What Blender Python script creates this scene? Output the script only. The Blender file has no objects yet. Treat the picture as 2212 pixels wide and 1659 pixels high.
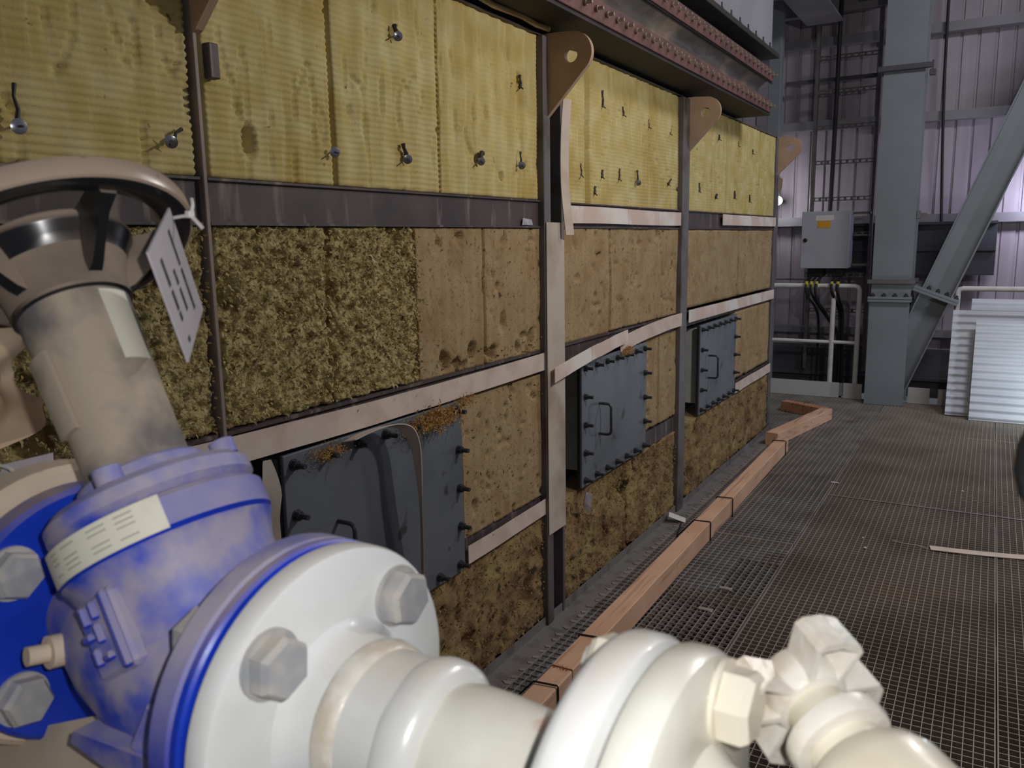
import bpy, math, random
import numpy as np
from mathutils import Matrix, Vector
from math import sin, cos, pi, radians

random.seed(4)
RNG = np.random.default_rng(11)
SC = bpy.context.scene
COL = SC.collection

# ------------------------------------------------------------------ camera, world, lights, exposure
cam_d = bpy.data.cameras.new('camera')
cam = bpy.data.objects.new('camera', cam_d)
COL.objects.link(cam)
SC.camera = cam
right = Vector((0.86689256, 0.49821466, -0.01671663))
up = Vector((-0.0713967, 0.15727883, 0.98496999))
fwd = Vector((-0.49335566, 0.85266965, -0.17191472))
cam.matrix_world = Matrix(((right.x, up.x, -fwd.x, 0.0), (right.y, up.y, -fwd.y, 0.0),
                           (right.z, up.z, -fwd.z, 1.62), (0, 0, 0, 1)))
cam_d.sensor_width = 36.0
cam_d.lens = 36.0 * 1785.37 / 2212.0
cam_d.clip_start = 0.02
cam_d.dof.use_dof = True
cam_d.dof.focus_distance = 2.6
cam_d.dof.aperture_fstop = 16.0

SC.view_settings.view_transform = 'Standard'
SC.view_settings.look = 'None'
SC.view_settings.gamma = 1.0
SC.view_settings.use_curve_mapping = False
SC.view_settings.exposure = 0.0

world = bpy.data.worlds.new('hall_air')
SC.world = world
world.use_nodes = True
world.node_tree.nodes['Background'].inputs[0].default_value = (0.80, 0.84, 1.0, 1)
world.node_tree.nodes['Background'].inputs[1].default_value = 0.085


def lamp(name, kind, loc, power, color, size=0.05, aim=None, spot=None, size_y=None):
    d = bpy.data.lights.new(name, kind)
    d.energy = power
    d.color = color
    if kind == 'AREA':
        d.size = size
        if size_y:
            d.shape = 'RECTANGLE'
            d.size_y = size_y
    else:
        d.shadow_soft_size = size
    if spot:
        d.spot_size = radians(spot)
        d.spot_blend = 0.7
    o = bpy.data.objects.new(name, d)
    COL.objects.link(o)
    o.location = loc
    if aim is not None:
        o.rotation_euler = (Vector(aim) - Vector(loc)).to_track_quat('-Z', 'Y').to_euler()
    return o


# the phone's own flash beside the lens, the work light over the walkway, floods by the far wall, an unseen area fill added to brighten the far end
lamp('camera_flash', 'POINT', (0.0250, 0.012, 1.640), 6.2, (1.0, 0.985, 0.97), 0.004)
lamp('walkway_work_light', 'POINT', (0.35, 3.0, 2.62), 70, (1.0, 0.955, 0.89), 0.06)
lamp('far_floodlight', 'POINT', (0.74, 7.55, 0.42), 18, (0.76, 0.92, 1.0), 0.06)
lamp('far_wall_floodlight', 'POINT', (0.36, 9.20, 1.95), 15, (0.72, 0.74, 1.0), 0.05)
lamp('hall_fill', 'AREA', (1.6, 5.6, 4.6), 85, (0.90, 0.92, 1.0), 1.4, (0.2, 7.2, 0.0), None, 0.5)


# ------------------------------------------------------------------ materials
def srgb(r, g, b):
    f = lambda c: ((c / 255) / 12.92) if c / 255 <= 0.04045 else (((c / 255) + 0.055) / 1.055) ** 2.4
    return (f(r), f(g), f(b), 1.0)


def mat(name, col, rough=0.5, metal=0.0, var=None, var2=None, dust=None, spots=None, bump=None, streak=None,
        emit=None, coat=0.0):
    m = bpy.data.materials.new(name)
    m.use_nodes = True
    nt = m.node_tree
    N, Lk = nt.nodes, nt.links
    b = N['Principled BSDF']
    b.inputs['Roughness'].default_value = rough
    b.inputs['Metallic'].default_value = metal
    if coat:
        b.inputs['Coat Weight'].default_value = coat
        b.inputs['Coat Roughness'].default_value = 0.12
    if emit:
        b.inputs['Emission Color'].default_value = emit[0]
        b.inputs['Emission Strength'].default_value = emit[1]
    tc = N.new('ShaderNodeTexCoord')

    def noise(scale, detail=4.0, dist=0.0, stretch=None):
        n = N.new('ShaderNodeTexNoise')
        n.inputs['Scale'].default_value = scale
        n.inputs['Detail'].default_value = detail
        n.inputs['Distortion'].default_value = dist
        if stretch:
            mp = N.new('ShaderNodeMapping')
            mp.inputs['Scale'].default_value = stretch
            Lk.new(tc.outputs['Object'], mp.inputs['Vector'])
            Lk.new(mp.outputs[0], n.inputs['Vector'])
        else:
            Lk.new(tc.outputs['Object'], n.inputs['Vector'])
        return n.outputs['Fac']

    def ramp(src, lo, hi):
        r = N.new('ShaderNodeMapRange')
        r.inputs['From Min'].default_value = lo
        r.inputs['From Max'].default_value = hi
        Lk.new(src, r.inputs['Value'])
        return r.outputs['Result']

    def mix(fac, a, bb):
        x = N.new('ShaderNodeMix')
        x.data_type = 'RGBA'
        Lk.new(fac, x.inputs['Factor'])
        if isinstance(a, tuple):
            x.inputs[6].default_value = a
        else:
            Lk.new(a, x.inputs[6])
        if isinstance(bb, tuple):
            x.inputs[7].default_value = bb
        else:
            Lk.new(bb, x.inputs[7])
        return x.outputs[2]

    c = col
    for v in (var, var2):
        if v:
            c = mix(ramp(noise(v[1], 5.0), v[2], v[3]), c, v[0])
    if streak:
        c = mix(ramp(noise(streak[1], 3.0, 0.0, streak[4]), streak[2], streak[3]), c, streak[0])
    if spots:
        c = mix(ramp(noise(spots[1], 3.0, 0.4), spots[2], spots[3]), c, spots[0])
    if dust:
        g = N.new('ShaderNodeNewGeometry')
        s = N.new('ShaderNodeSeparateXYZ')
        Lk.new(g.outputs['Normal'], s.inputs[0])
        upf = ramp(s.outputs['Z'], dust[2], dust[3])
        nz = ramp(noise(dust[4], 6.0, 0.3), 0.30, 0.62)
        a = N.new('ShaderNodeMath')
        a.operation = 'MULTIPLY'
        Lk.new(upf, a.inputs[0])
        Lk.new(nz, a.inputs[1])
        a2 = N.new('ShaderNodeMath')
        a2.operation = 'MULTIPLY_ADD'
        a2.use_clamp = True
        Lk.new(upf, a2.inputs[0])
        a2.inputs[1].default_value = dust[1] * 0.5
        a3 = N.new('ShaderNodeMath')
        a3.operation = 'MULTIPLY'
        Lk.new(a.outputs[0], a3.inputs[0])
        a3.inputs[1].default_value = dust[1] * 0.7
        Lk.new(a3.outputs[0], a2.inputs[2])
        c = mix(a2.outputs[0], c, dust[0])
        rr = N.new('ShaderNodeMapRange')
        rr.inputs['To Min'].default_value = rough
        rr.inputs['To Max'].default_value = 0.9
        Lk.new(a2.outputs[0], rr.inputs['Value'])
        Lk.new(rr.outputs[0], b.inputs['Roughness'])
    if isinstance(c, tuple):
        b.inputs['Base Color'].default_value = c
    else:
        Lk.new(c, b.inputs['Base Color'])
    if bump:
        bp = N.new('ShaderNodeBump')
        bp.inputs['Strength'].default_value = bump[1]
        bp.inputs['Distance'].default_value = bump[2]
        Lk.new(noise(bump[0], 6.0, 0.0, bump[3] if len(bump) > 3 else None), bp.inputs['Height'])
        Lk.new(bp.outputs[0], b.inputs['Normal'])
    return m


DUST = srgb(176, 158, 140)
LDUST = srgb(168, 160, 176)
MT = {
    'wool_yellow': mat('wool_yellow', srgb(192, 170, 104), 0.95, var=(srgb(206, 190, 136), 9, .4, .7),
                       var2=(srgb(176, 146, 74), 3.0, .52, .72), spots=(srgb(96, 70, 34), 26, .70, .78),
                       bump=(140, .35, .003), streak=(srgb(208, 194, 140), 5, .55, .8, (1, 9, 1))),
    'wool_rough': mat('wool_rough', srgb(186, 168, 112), 0.97, var=(srgb(128, 104, 58), 30, .44, .62),
                      var2=(srgb(206, 192, 142), 48, .52, .70), spots=(srgb(110, 86, 52), 13, .62, .78),
                      bump=(110, .9, .012)),
    'wool_tan': mat('wool_tan', srgb(172, 146, 108), 0.96, var=(srgb(154, 124, 84), 7, .42, .7),
                    var2=(srgb(138, 108, 66), 70, .56, .70), spots=(srgb(84, 60, 36), 30, .66, .73), bump=(240, .7, .004),
                    streak=(srgb(186, 158, 116), 5, .58, .80, (1, 4, .5))),
    'wool_shaded': mat('wool_shaded', srgb(148, 120, 80), 0.97, var=(srgb(108, 82, 52), 6, .45, .68),  # bottom-row wool, the dim light down there darkened into its colour
                      var2=(srgb(164, 146, 92), 4.0, .54, .72), spots=(srgb(58, 42, 28), 15, .60, .70),
                      bump=(120, .6, .005)),
    'steel_dark': mat('steel_dark', srgb(88, 74, 73), 0.6, 0.2, var=(srgb(66, 56, 58), 5, .4, .7),
                      streak=(srgb(128, 114, 104), 9, .56, .70, (1, 2.4, .35)), bump=(60, .15, .002)),
    'steel_upright': mat('steel_upright', srgb(112, 106, 106), 0.55, 0.25, var=(srgb(84, 72, 66), 6, .5, .7),
                         bump=(60, .12, .002)),
    'upright_brown': mat('upright_brown', srgb(146, 128, 118), 0.6, 0.1, var=(srgb(120, 104, 96), 6, .5, .7), bump=(60, .12, .002)),
    'backing': mat('backing', srgb(62, 56, 54), 0.8, var=(srgb(38, 33, 30), 4, .4, .7)),
    'tape': mat('tape', srgb(216, 198, 184), 0.9, var=(srgb(198, 176, 158), 8, .45, .7),
                spots=(srgb(120, 84, 60), 30, .70, .76), bump=(420, .5, .0015)),
    'tape_grey': mat('tape_grey', srgb(196, 182, 168), 0.9, var=(srgb(158, 138, 118), 4, .45, .7),
                     bump=(420, .5, .0015)),
    'tape_pink': mat('tape_pink', srgb(214, 190, 176), 0.9, var=(srgb(232, 222, 214), 3, .45, .6),
                     streak=(srgb(166, 120, 96), 4, .62, .72, (1, 6, .5)), bump=(300, .4, .0015)),
    'lug': mat('lug', srgb(186, 156, 130), 0.65, var=(srgb(168, 136, 112), 6, .4, .7), bump=(90, .1, .001)),
    'door': mat('door', srgb(106, 110, 118), 0.5, 0.1, var=(srgb(92, 96, 104), 4, .45, .7),
                spots=(srgb(66, 66, 68), 9, .66, .72), bump=(50, .1, .002)),
    'stud': mat('stud', srgb(72, 74, 78), 0.4, 0.5, var=(srgb(116, 114, 110), 60, .55, .7)),
    'neck': mat('neck', srgb(206, 208, 202), 0.7, var=(srgb(186, 188, 180), 8, .4, .7), bump=(300, .4, .002)),
    'neck_grey': mat('neck_grey', srgb(168, 168, 158), 0.7, var=(srgb(136, 136, 126), 8, .4, .7)),
    'red_flange': mat('red_flange', srgb(112, 76, 71), 0.6, var=(srgb(84, 58, 55), 8, .45, .7),
                      dust=(srgb(160, 130, 110), .9, .3, .9, 12), bump=(60, .15, .002)),
    'bolt_pale': mat('bolt_pale', srgb(176, 160, 146), 0.45, 0.5, var=(srgb(112, 90, 80), 40, .5, .65)),
    'belt': mat('belt', srgb(92, 84, 78), 0.45, var=(srgb(140, 122, 102), 3.5, .52, .7), bump=(9, .5, .02)),
    'black_steel': mat('black_steel', srgb(42, 38, 36), 0.7, var=(srgb(58, 50, 46), 6, .4, .7)),
    'grey_duct': mat('grey_duct', srgb(150, 146, 152), 0.6, var=(srgb(136, 132, 140), 2, .4, .7)),
    'cladding': mat('cladding', srgb(176, 164, 172), 0.55, var=(srgb(164, 152, 160), 1.5, .4, .7),
                    streak=(srgb(186, 176, 182), 6, .5, .8, (3, 1, .05))),
    'girt': mat('girt', srgb(138, 134, 138), 0.5, 0.3),
    'girt_dark': mat('girt_dark', srgb(84, 80, 84), 0.6, 0.2),
    'column': mat('column', srgb(130, 134, 138), 0.55, 0.0, var=(srgb(122, 126, 130), 3, .4, .7),
                  bump=(200, .08, .001)),
    'beam_dark': mat('beam_dark', srgb(64, 62, 70), 0.7),  # flat dark grey for the spandrel beam and a deck panel
    'galv': mat('galv', srgb(128, 122, 122), 0.45, 0.5, var=(srgb(108, 102, 102), 10, .4, .7)),
    'cabinet': mat('cabinet', srgb(176, 176, 182), 0.45, bump=(300, .05, .0005)),
    'white_rail': mat('white_rail', srgb(226, 222, 216), 0.45, var=(srgb(208, 200, 192), 8, .5, .7)),
    'toe': mat('toe', srgb(198, 194, 188), 0.5, var=(srgb(182, 178, 172), 3, .4, .7)),
    'sheet': mat('sheet', srgb(212, 212, 218), 0.4, var=(srgb(196, 196, 204), 2, .4, .7)),
    'black_cable': mat('black_cable', srgb(30, 28, 30), 0.6),
    'yellow': mat('yellow', srgb(206, 186, 70), 0.6),
    'orange': mat('orange', srgb(222, 160, 34), 0.6, var=(srgb(150, 100, 20), 60, .62, .66)),
    'paper': mat('paper', srgb(224, 214, 204), 0.8),
    'black_knob': mat('black_knob', srgb(28, 28, 30), 0.4),
    'grating': mat('grating', srgb(172, 164, 156), 0.55, 0.35, var=(srgb(146, 138, 130), 5, .4, .7),
                   spots=(srgb(124, 104, 88), 2.0, .6, .75)),
    'grating_brown': mat('grating_brown', srgb(170, 156, 144), 0.6, 0.3, var=(srgb(146, 134, 124), 2, .4, .65)),
    'kick': mat('kick', srgb(134, 128, 126), 0.6, 0.2, var=(srgb(116, 108, 104), 14, .5, .62)),
    'under': mat('under', srgb(64, 58, 54), 0.9, var=(srgb(40, 36, 34), 1.2, .4, .6)),
    'rust_joist': mat('rust_joist', srgb(126, 88, 66), 0.75, var=(srgb(96, 62, 46), 3, .4, .7)),
    'timber': mat('timber', srgb(224, 180, 148), 0.75, var=(srgb(206, 160, 128), 3, .4, .7),
                  streak=(srgb(178, 128, 96), 3, .56, .72, (14, .7, 14)), spots=(srgb(84, 52, 34), 38, .72, .76),
                  bump=(30, .25, .002, (10, .6, 10))),
    'timber_dark': mat('timber_dark', srgb(206, 150, 112), 0.78, var=(srgb(176, 122, 88), 3, .4, .7),
                       streak=(srgb(116, 72, 48), 3, .54, .70, (14, 2, 14)), bump=(30, .25, .002, (10, .6, 10))),
    'blue': mat('blue', srgb(30, 62, 190), 0.32, 0.0, var=(srgb(22, 48, 170), 14, .4, .7),
                dust=(LDUST, .9, -.1, .75, 22), spots=(srgb(170, 96, 66), 30, .735, .76), bump=(120, .12, .0012)),
    'blue_clean': mat('blue_clean', srgb(24, 62, 196), 0.35, var=(srgb(20, 52, 170), 18, .4, .7),
                      spots=(srgb(140, 96, 66), 22, .70, .74), dust=(DUST, .8, .5, 1.0, 20), bump=(160, .1, .001)),
    'blue_dusty': mat('blue_dusty', srgb(44, 74, 200), 0.42, var=(srgb(164, 156, 178), 32, .36, .60),
                      dust=(LDUST, .75, -.1, .9, 26), spots=(srgb(176, 96, 60), 30, .72, .75), bump=(120, .12, .001)),
    'tan_dusty': mat('tan_dusty', srgb(216, 198, 174), 0.9, var=(srgb(198, 180, 156), 10, .4, .7),
                     spots=(srgb(110, 96, 84), 26, .70, .76), bump=(120, .2, .001)),
    'white_paint': mat('white_paint', srgb(232, 234, 234), 0.28, var=(srgb(216, 216, 212), 9, .5, .7),
                       dust=(srgb(206, 190, 172), .5, .75, 1.0, 22), bump=(70, .06, .001), coat=.3),
    'white_worn': mat('white_worn', srgb(228, 226, 216), 0.35, var=(srgb(206, 200, 184), 12, .45, .66),
                      spots=(srgb(206, 178, 158), 13, .665, .69), bump=(60, .15, .0015), coat=.2),
    'white_weld': mat('white_weld', srgb(224, 220, 210), 0.35, var=(srgb(202, 190, 172), 34, .46, .60),
                      bump=(80, .4, .003), coat=.2),
    'cream': mat('cream', srgb(222, 216, 198), 0.4, var=(srgb(206, 196, 174), 14, .45, .7),
                 spots=(srgb(232, 228, 130), 9, .69, .72), bump=(60, .1, .001), coat=.2),
    'bolt_grey': mat('bolt_grey', srgb(168, 170, 174), 0.5, 0.2, var=(srgb(194, 190, 184), 60, .45, .65),
                     dust=(srgb(196, 188, 178), .7, .2, .8, 40), bump=(300, .2, .0006)),
    'wheel_black': mat('wheel_black', srgb(30, 31, 33), 0.2, 0.0, dust=(srgb(150, 132, 116), 1.0, -.05, .5, 14)),
    'wheel_rim': mat('wheel_rim', srgb(44, 44, 46), 0.3, 0.0, var=(srgb(172, 152, 134), 5, .16, .30),
                     spots=(srgb(96, 88, 80), 50, .66, .72)),
    'hub_dusty': mat('hub_dusty', srgb(146, 130, 114), 0.9, var=(srgb(112, 100, 90), 18, .45, .7), bump=(200, .2, .001)),
    'sleeve': mat('sleeve', srgb(112, 106, 104), 0.75, var=(srgb(176, 162, 142), 22, .38, .60),
                  streak=(srgb(84, 80, 80), 10, .58, .72, (1, 1, .12)), bump=(200, .15, .001)),
    'plate_cream': mat('plate_cream', srgb(226, 222, 204), 0.5, var=(srgb(208, 202, 184), 30, .5, .7)),
    'tag': mat('tag', srgb(196, 188, 194), 0.55, var=(srgb(182, 174, 180), 20, .4, .7)),
    'ink': mat('ink', srgb(84, 80, 88), 0.7),
    'ink_pale': mat('ink_pale', srgb(170, 166, 156), 0.7),
    'tie_white': mat('tie_white', srgb(226, 222, 218), 0.5),
    'washer': mat('washer', srgb(206, 206, 214), 0.22, 0.9),
    'pin_dark': mat('pin_dark', srgb(70, 62, 58), 0.6, 0.3),
    'kraft': mat('kraft', srgb(226, 200, 168), 0.8, var=(srgb(212, 184, 152), 6, .4, .7), bump=(14, .25, .006)),
    'gasket': mat('gasket', srgb(50, 50, 54), 0.8),
    'bulb': mat('bulb', (1, 1, 1, 1), 0.5, emit=((0.93, 0.95, 1.0, 1), 40.0)),
    'wool_tuft': mat('wool_tuft', srgb(198, 156, 92), 0.97, var=(srgb(150, 108, 58), 60, .4, .7)),
    'wool_fibre': mat('wool_fibre', srgb(196, 178, 122), 0.97, var=(srgb(150, 126, 74), 40, .42, .62)),
    'wool_fibre_shaded': mat('wool_fibre_shaded', srgb(152, 128, 84), 0.97, var=(srgb(112, 86, 52), 30, .42, .62)),  # loose fibres, browned to match the shade painted into the bottom row
    'poly': mat('poly', srgb(196, 190, 196), 0.4, var=(srgb(150, 146, 158), 30, .4, .7)),
    'hose': mat('hose', srgb(184, 160, 112), 0.8, bump=(90, .5, .003)),
}


# ------------------------------------------------------------------ mesh helpers
class MB:
    def __init__(s):
        s.v, s.f, s.sm = [], [], []

    def add(s, vs, fs, smooth=False):
        o = len(s.v)
        s.v.extend([tuple(map(float, p)) for p in vs])
        s.f.extend([tuple(i + o for i in f) for f in fs])
        s.sm.extend([smooth] * len(fs))
        return s

    def box(s, x0, x1, y0, y1, z0, z1, M=None):
        vs = [(x, y, z) for x in (x0, x1) for y in (y0, y1) for z in (z0, z1)]
        if M is not None:
            vs = [tuple(M @ Vector(p)) for p in vs]
        return s.add(vs, [(0, 1, 3, 2), (4, 6, 7, 5), (0, 4, 5, 1), (2, 3, 7, 6), (0, 2, 6, 4), (1, 5, 7, 3)])

    def bbox(s, x0, x1, y0, y1, z0, z1, c=0.003, M=None):
        """box with chamfered edges"""
        c = min(c, (x1 - x0) / 3, (y1 - y0) / 3, (z1 - z0) / 3)
        P, idx = [], {}
        for ix, x in enumerate((x0, x1)):
            for iy, y in enumerate((y0, y1)):
                for iz, z in enumerate((z0, z1)):
                    sx, sy, sz = (1, -1)[ix], (1, -1)[iy], (1, -1)[iz]
                    for a in range(3):
                        p = [x + sx * c, y + sy * c, z + sz * c]
                        p[a] = (x, y, z)[a]
                        idx[(ix, iy, iz, a)] = len(P)
                        P.append(p)
        F = []
        for a in range(3):
            for e in (0, 1):
                q = []
                for u, w in ((0, 0), (1, 0), (1, 1), (0, 1)):
                    k = [0, 0, 0]
                    k[a] = e
                    k[(a + 1) % 3] = u
                    k[(a + 2) % 3] = w
                    q.append(idx[(k[0], k[1], k[2], a)])
                F.append(q if e else q[::-1])
        for a in range(3):
            b1, b2 = (a + 1) % 3, (a + 2) % 3
            for u in (0, 1):
                for w in (0, 1):
                    k0 = [0, 0, 0]
                    k0[b1] = u
                    k0[b2] = w
                    k1 = list(k0)
                    k1[a] = 1
                    q = [idx[(*k0, b1)], idx[(*k1, b1)], idx[(*k1, b2)], idx[(*k0, b2)]]
                    F.append(q if (u == w) == False else q[::-1])
        for ix in (0, 1):
            for iy in (0, 1):
                for iz in (0, 1):
                    t = [idx[(ix, iy, iz, a)] for a in range(3)]
                    F.append(t if (ix + iy + iz) % 2 else t[::-1])
        if M is not None:
            P = [tuple(M @ Vector(p)) for p in P]
        return s.add(P, F)

    def lathe(s, prof, M=None, n=48, smooth=True, cap=True, a0=0.0, a1=2 * pi):
        """profile [(r, h)] turned about local Z of M"""
        full = abs(a1 - a0 - 2 * pi) < 1e-6
        k = n if full else n + 1
        vs = []
        for r, h in prof:
            for i in range(k):
                a = a0 + (a1 - a0) * i / n
                vs.append((r * cos(a), r * sin(a), h))
        fs = []
        for j in range(len(prof) - 1):
            for i in range(n):
                i2 = (i + 1) % k
                fs.append((j * k + i, j * k + i2, (j + 1) * k + i2, (j + 1) * k + i))
        if M is not None:
            vs = [tuple(M @ Vector(p)) for p in vs]
        s.add(vs, fs, smooth)
        if cap and full:
            o = len(s.v) - len(vs)
            s.f.append(tuple(o + i for i in range(k))[::-1])
            s.f.append(tuple(o + (len(prof) - 1) * k + i for i in range(k)))
            s.sm += [False, False]
        return s

    def cyl(s, p0, p1, r0, r1=None, n=16, smooth=True):
        return s.lathe([(r0, 0), (r1 if r1 is not None else r0, (Vector(p1) - Vector(p0)).length)], axis(p0, Vector(p1) - Vector(p0)), n, smooth)

    def tube(s, path, r, n=8, smooth=True):
        P = [Vector(p) for p in path]
        rr = r if isinstance(r, (list, tuple)) else [r] * len(P)
        vs, fs = [], []
        t0 = (P[1] - P[0]).normalized()
        u = t0.orthogonal().normalized()
        for i, p in enumerate(P):
            t = (P[min(i + 1, len(P) - 1)] - P[max(i - 1, 0)]).normalized()
            u = (u - t * u.dot(t)).normalized()
            w = t.cross(u)
            for k in range(n):
                a = 2 * pi * k / n
                vs.append(p + (u * cos(a) + w * sin(a)) * rr[i])
        for i in range(len(P) - 1):
            for k in range(n):
                k2 = (k + 1) % n
                fs.append((i * n + k, i * n + k2, (i + 1) * n + k2, (i + 1) * n + k))
        s.add(vs, fs, smooth)
        o = len(s.v) - len(vs)
        s.f.append(tuple(o + i for i in range(n))[::-1])
        s.f.append(tuple(o + (len(P) - 1) * n + i for i in range(n)))
        s.sm += [False, False]
        return s

    def prism(s, poly, h0, h1, M=None):
        """polygon [(x, y)] extruded along local Z"""
        n = len(poly)
        vs = [(x, y, h0) for x, y in poly] + [(x, y, h1) for x, y in poly]
        fs = [tuple(range(n))[::-1], tuple(range(n, 2 * n))] + [(i, (i + 1) % n, n + (i + 1) % n, n + i) for i in range(n)]
        if M is not None:
            vs = [tuple(M @ Vector(p)) for p in vs]
        return s.add(vs, fs)

    def ribbon(s, path, side, w, th=0.002):
        """strip of width w along path, side = list of unit vectors, small thickness"""
        P = [Vector(p) for p in path]
        S = [Vector(q).normalized() for q in side]
        vs, fs = [], []
        for i, p in enumerate(P):
            t = (P[min(i + 1, len(P) - 1)] - P[max(i - 1, 0)]).normalized()
            nn = t.cross(S[i]).normalized()
            ww = w[i] if isinstance(w, (list, tuple)) else w
            for e in (1, -1):
                for d in (.5, -.5):
                    vs.append(p + S[i] * ww * d * e + nn * th * .5 * e)
        for i in range(len(P) - 1):
            for k in range(4):
                k2 = (k + 1) % 4
                fs.append((i * 4 + k, i * 4 + k2, (i + 1) * 4 + k2, (i + 1) * 4 + k))
        s.add(vs, fs, True)
        o = len(s.v) - len(vs)
        e = (len(P) - 1) * 4
        s.f += [(o + 3, o + 2, o + 1, o), (o + e, o + e + 1, o + e + 2, o + e + 3)]
        s.sm += [False, False]
        return s


def axis(p, d, roll=None):
    z = Vector(d).normalized()
    x = Vector(roll) if roll is not None else (Vector((0, 0, 1)) if abs(z.z) < .9 else Vector((1, 0, 0)))
    x = (x - z * x.dot(z)).normalized()
    y = z.cross(x)
    p = Vector(p)
    return Matrix(((x.x, y.x, z.x, p.x), (x.y, y.y, z.y, p.y), (x.z, y.z, z.z, p.z), (0, 0, 0, 1)))


ROOT = {}


def root_of(o):
    while o.parent is not None:
        o = o.parent
    return o


def tag(o, label=None, cat=None, group=None, kind=None):
    if label:
        o['label'] = label
    if cat:
        o['category'] = cat
    if group:
        o['group'] = group
    if kind:
        o['kind'] = kind
    return o


def thing(name, loc, label, cat, group=None, M=None, kind=None):
    o = bpy.data.objects.new(name, None)
    o.empty_display_size = .05
    COL.objects.link(o)
    m = M if M is not None else Matrix.Translation(Vector(loc))
    o.matrix_world = m
    ROOT[o.name] = m.inverted()
    return tag(o, label, cat, group, kind)


def mesh_of(name, mb, mats, sharp=35):
    me = bpy.data.meshes.new(name)
    me.from_pydata(mb.v, [], mb.f)
    me.polygons.foreach_set('use_smooth', mb.sm)
    for m in (mats if isinstance(mats, list) else [mats]):
        me.materials.append(MT[m])
    me.update()
    if any(mb.sm):
        me.set_sharp_from_angle(angle=radians(sharp))
    return me


def obj(name, mb, m, parent=None, local=False, **kw):
    """one mesh object; vertices are in scene coordinates unless local, then in the frame of its thing"""
    if parent is not None and not local:
        inv = ROOT[root_of(parent).name]
        mb.v = [tuple(inv @ Vector(p)) for p in mb.v]
    o = bpy.data.objects.new(name, mesh_of(name, mb, m))
    COL.objects.link(o)
    if parent is not None:
        o.parent = parent
    else:
        ROOT[o.name] = Matrix.Identity(4)
    return tag(o, **kw)


def single(name, mb, m, loc, **kw):
    """a thing that is one mesh, its origin at loc"""
    L = Vector(loc)
    mb.v = [tuple(Vector(p) - L) for p in mb.v]
    o = bpy.data.objects.new(name, mesh_of(name, mb, m))
    COL.objects.link(o)
    o.location = L
    ROOT[o.name] = Matrix.Translation(L).inverted()
    return tag(o, **kw)


def inst(name, me, parent, M):
    """a part that shares mesh data; M in the frame of the thing"""
    o = bpy.data.objects.new(name, me)
    COL.objects.link(o)
    o.parent = parent
    o.matrix_local = M
    return o


# value noise on numpy grids
LAT = RNG.random((256, 256))


def vnoise(u, v):
    iu, iv = np.floor(u).astype(int), np.floor(v).astype(int)
    fu, fv = u - iu, v - iv
    fu, fv = fu * fu * (3 - 2 * fu), fv * fv * (3 - 2 * fv)
    g = lambda a, b: LAT[a & 255, b & 255]
    return (g(iu, iv) * (1 - fu) + g(iu + 1, iv) * fu) * (1 - fv) + (g(iu, iv + 1) * (1 - fu) + g(iu + 1, iv + 1) * fu) * fv


def fbm(u, v, oct=4):
    r, a = 0, .5
    for k in range(oct):
        r = r + a * vnoise(u * 2 ** k + 17 * k, v * 2 ** k + 31 * k)
        a *= .5
    return r


def grid_mesh(name, V, nu, nv, m, smooth=True):
    """V (nu*nv,3) grid surface"""
    i = np.arange(nu - 1)[:, None] * nv + np.arange(nv - 1)[None, :]
    F = np.stack([i, i + nv, i + nv + 1, i + 1], -1).reshape(-1, 4)
    me = bpy.data.meshes.new(name)
    me.vertices.add(len(V))
    me.vertices.foreach_set('co', V.astype(np.float32).ravel())
    me.loops.add(F.size)
    me.loops.foreach_set('vertex_index', F.astype(np.int32).ravel())
    me.polygons.add(len(F))
    me.polygons.foreach_set('loop_start', np.arange(0, F.size, 4, dtype=np.int32))
    me.polygons.foreach_set('loop_total', np.full(len(F), 4, dtype=np.int32))
    me.polygons.foreach_set('use_smooth', np.full(len(F), smooth))
    me.materials.append(MT[m])
    me.update(calc_edges=True)
    me.validate()
    return me


# ------------------------------------------------------------------ structure: insulated casing (left wall)
XW = -1.55
wall_left = thing('wall_left', (XW, 3.0, 0), None, None, kind='structure')
obj('casing_plate', MB().box(-1.70, -1.655, -.9, 7.02, -.25, 2.385), 'backing', wall_left, kind='structure')
obj('casing_end_plate', MB().box(-2.6, -1.70, 6.98, 7.02, -.25, 2.385), 'backing', wall_left, kind='structure')
obj('casing_top_edge', MB().box(-1.70, -1.553, -.9, 6.99, 2.385, 2.391), 'steel_upright', wall_left, kind='structure')


GOUGES = []


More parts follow.
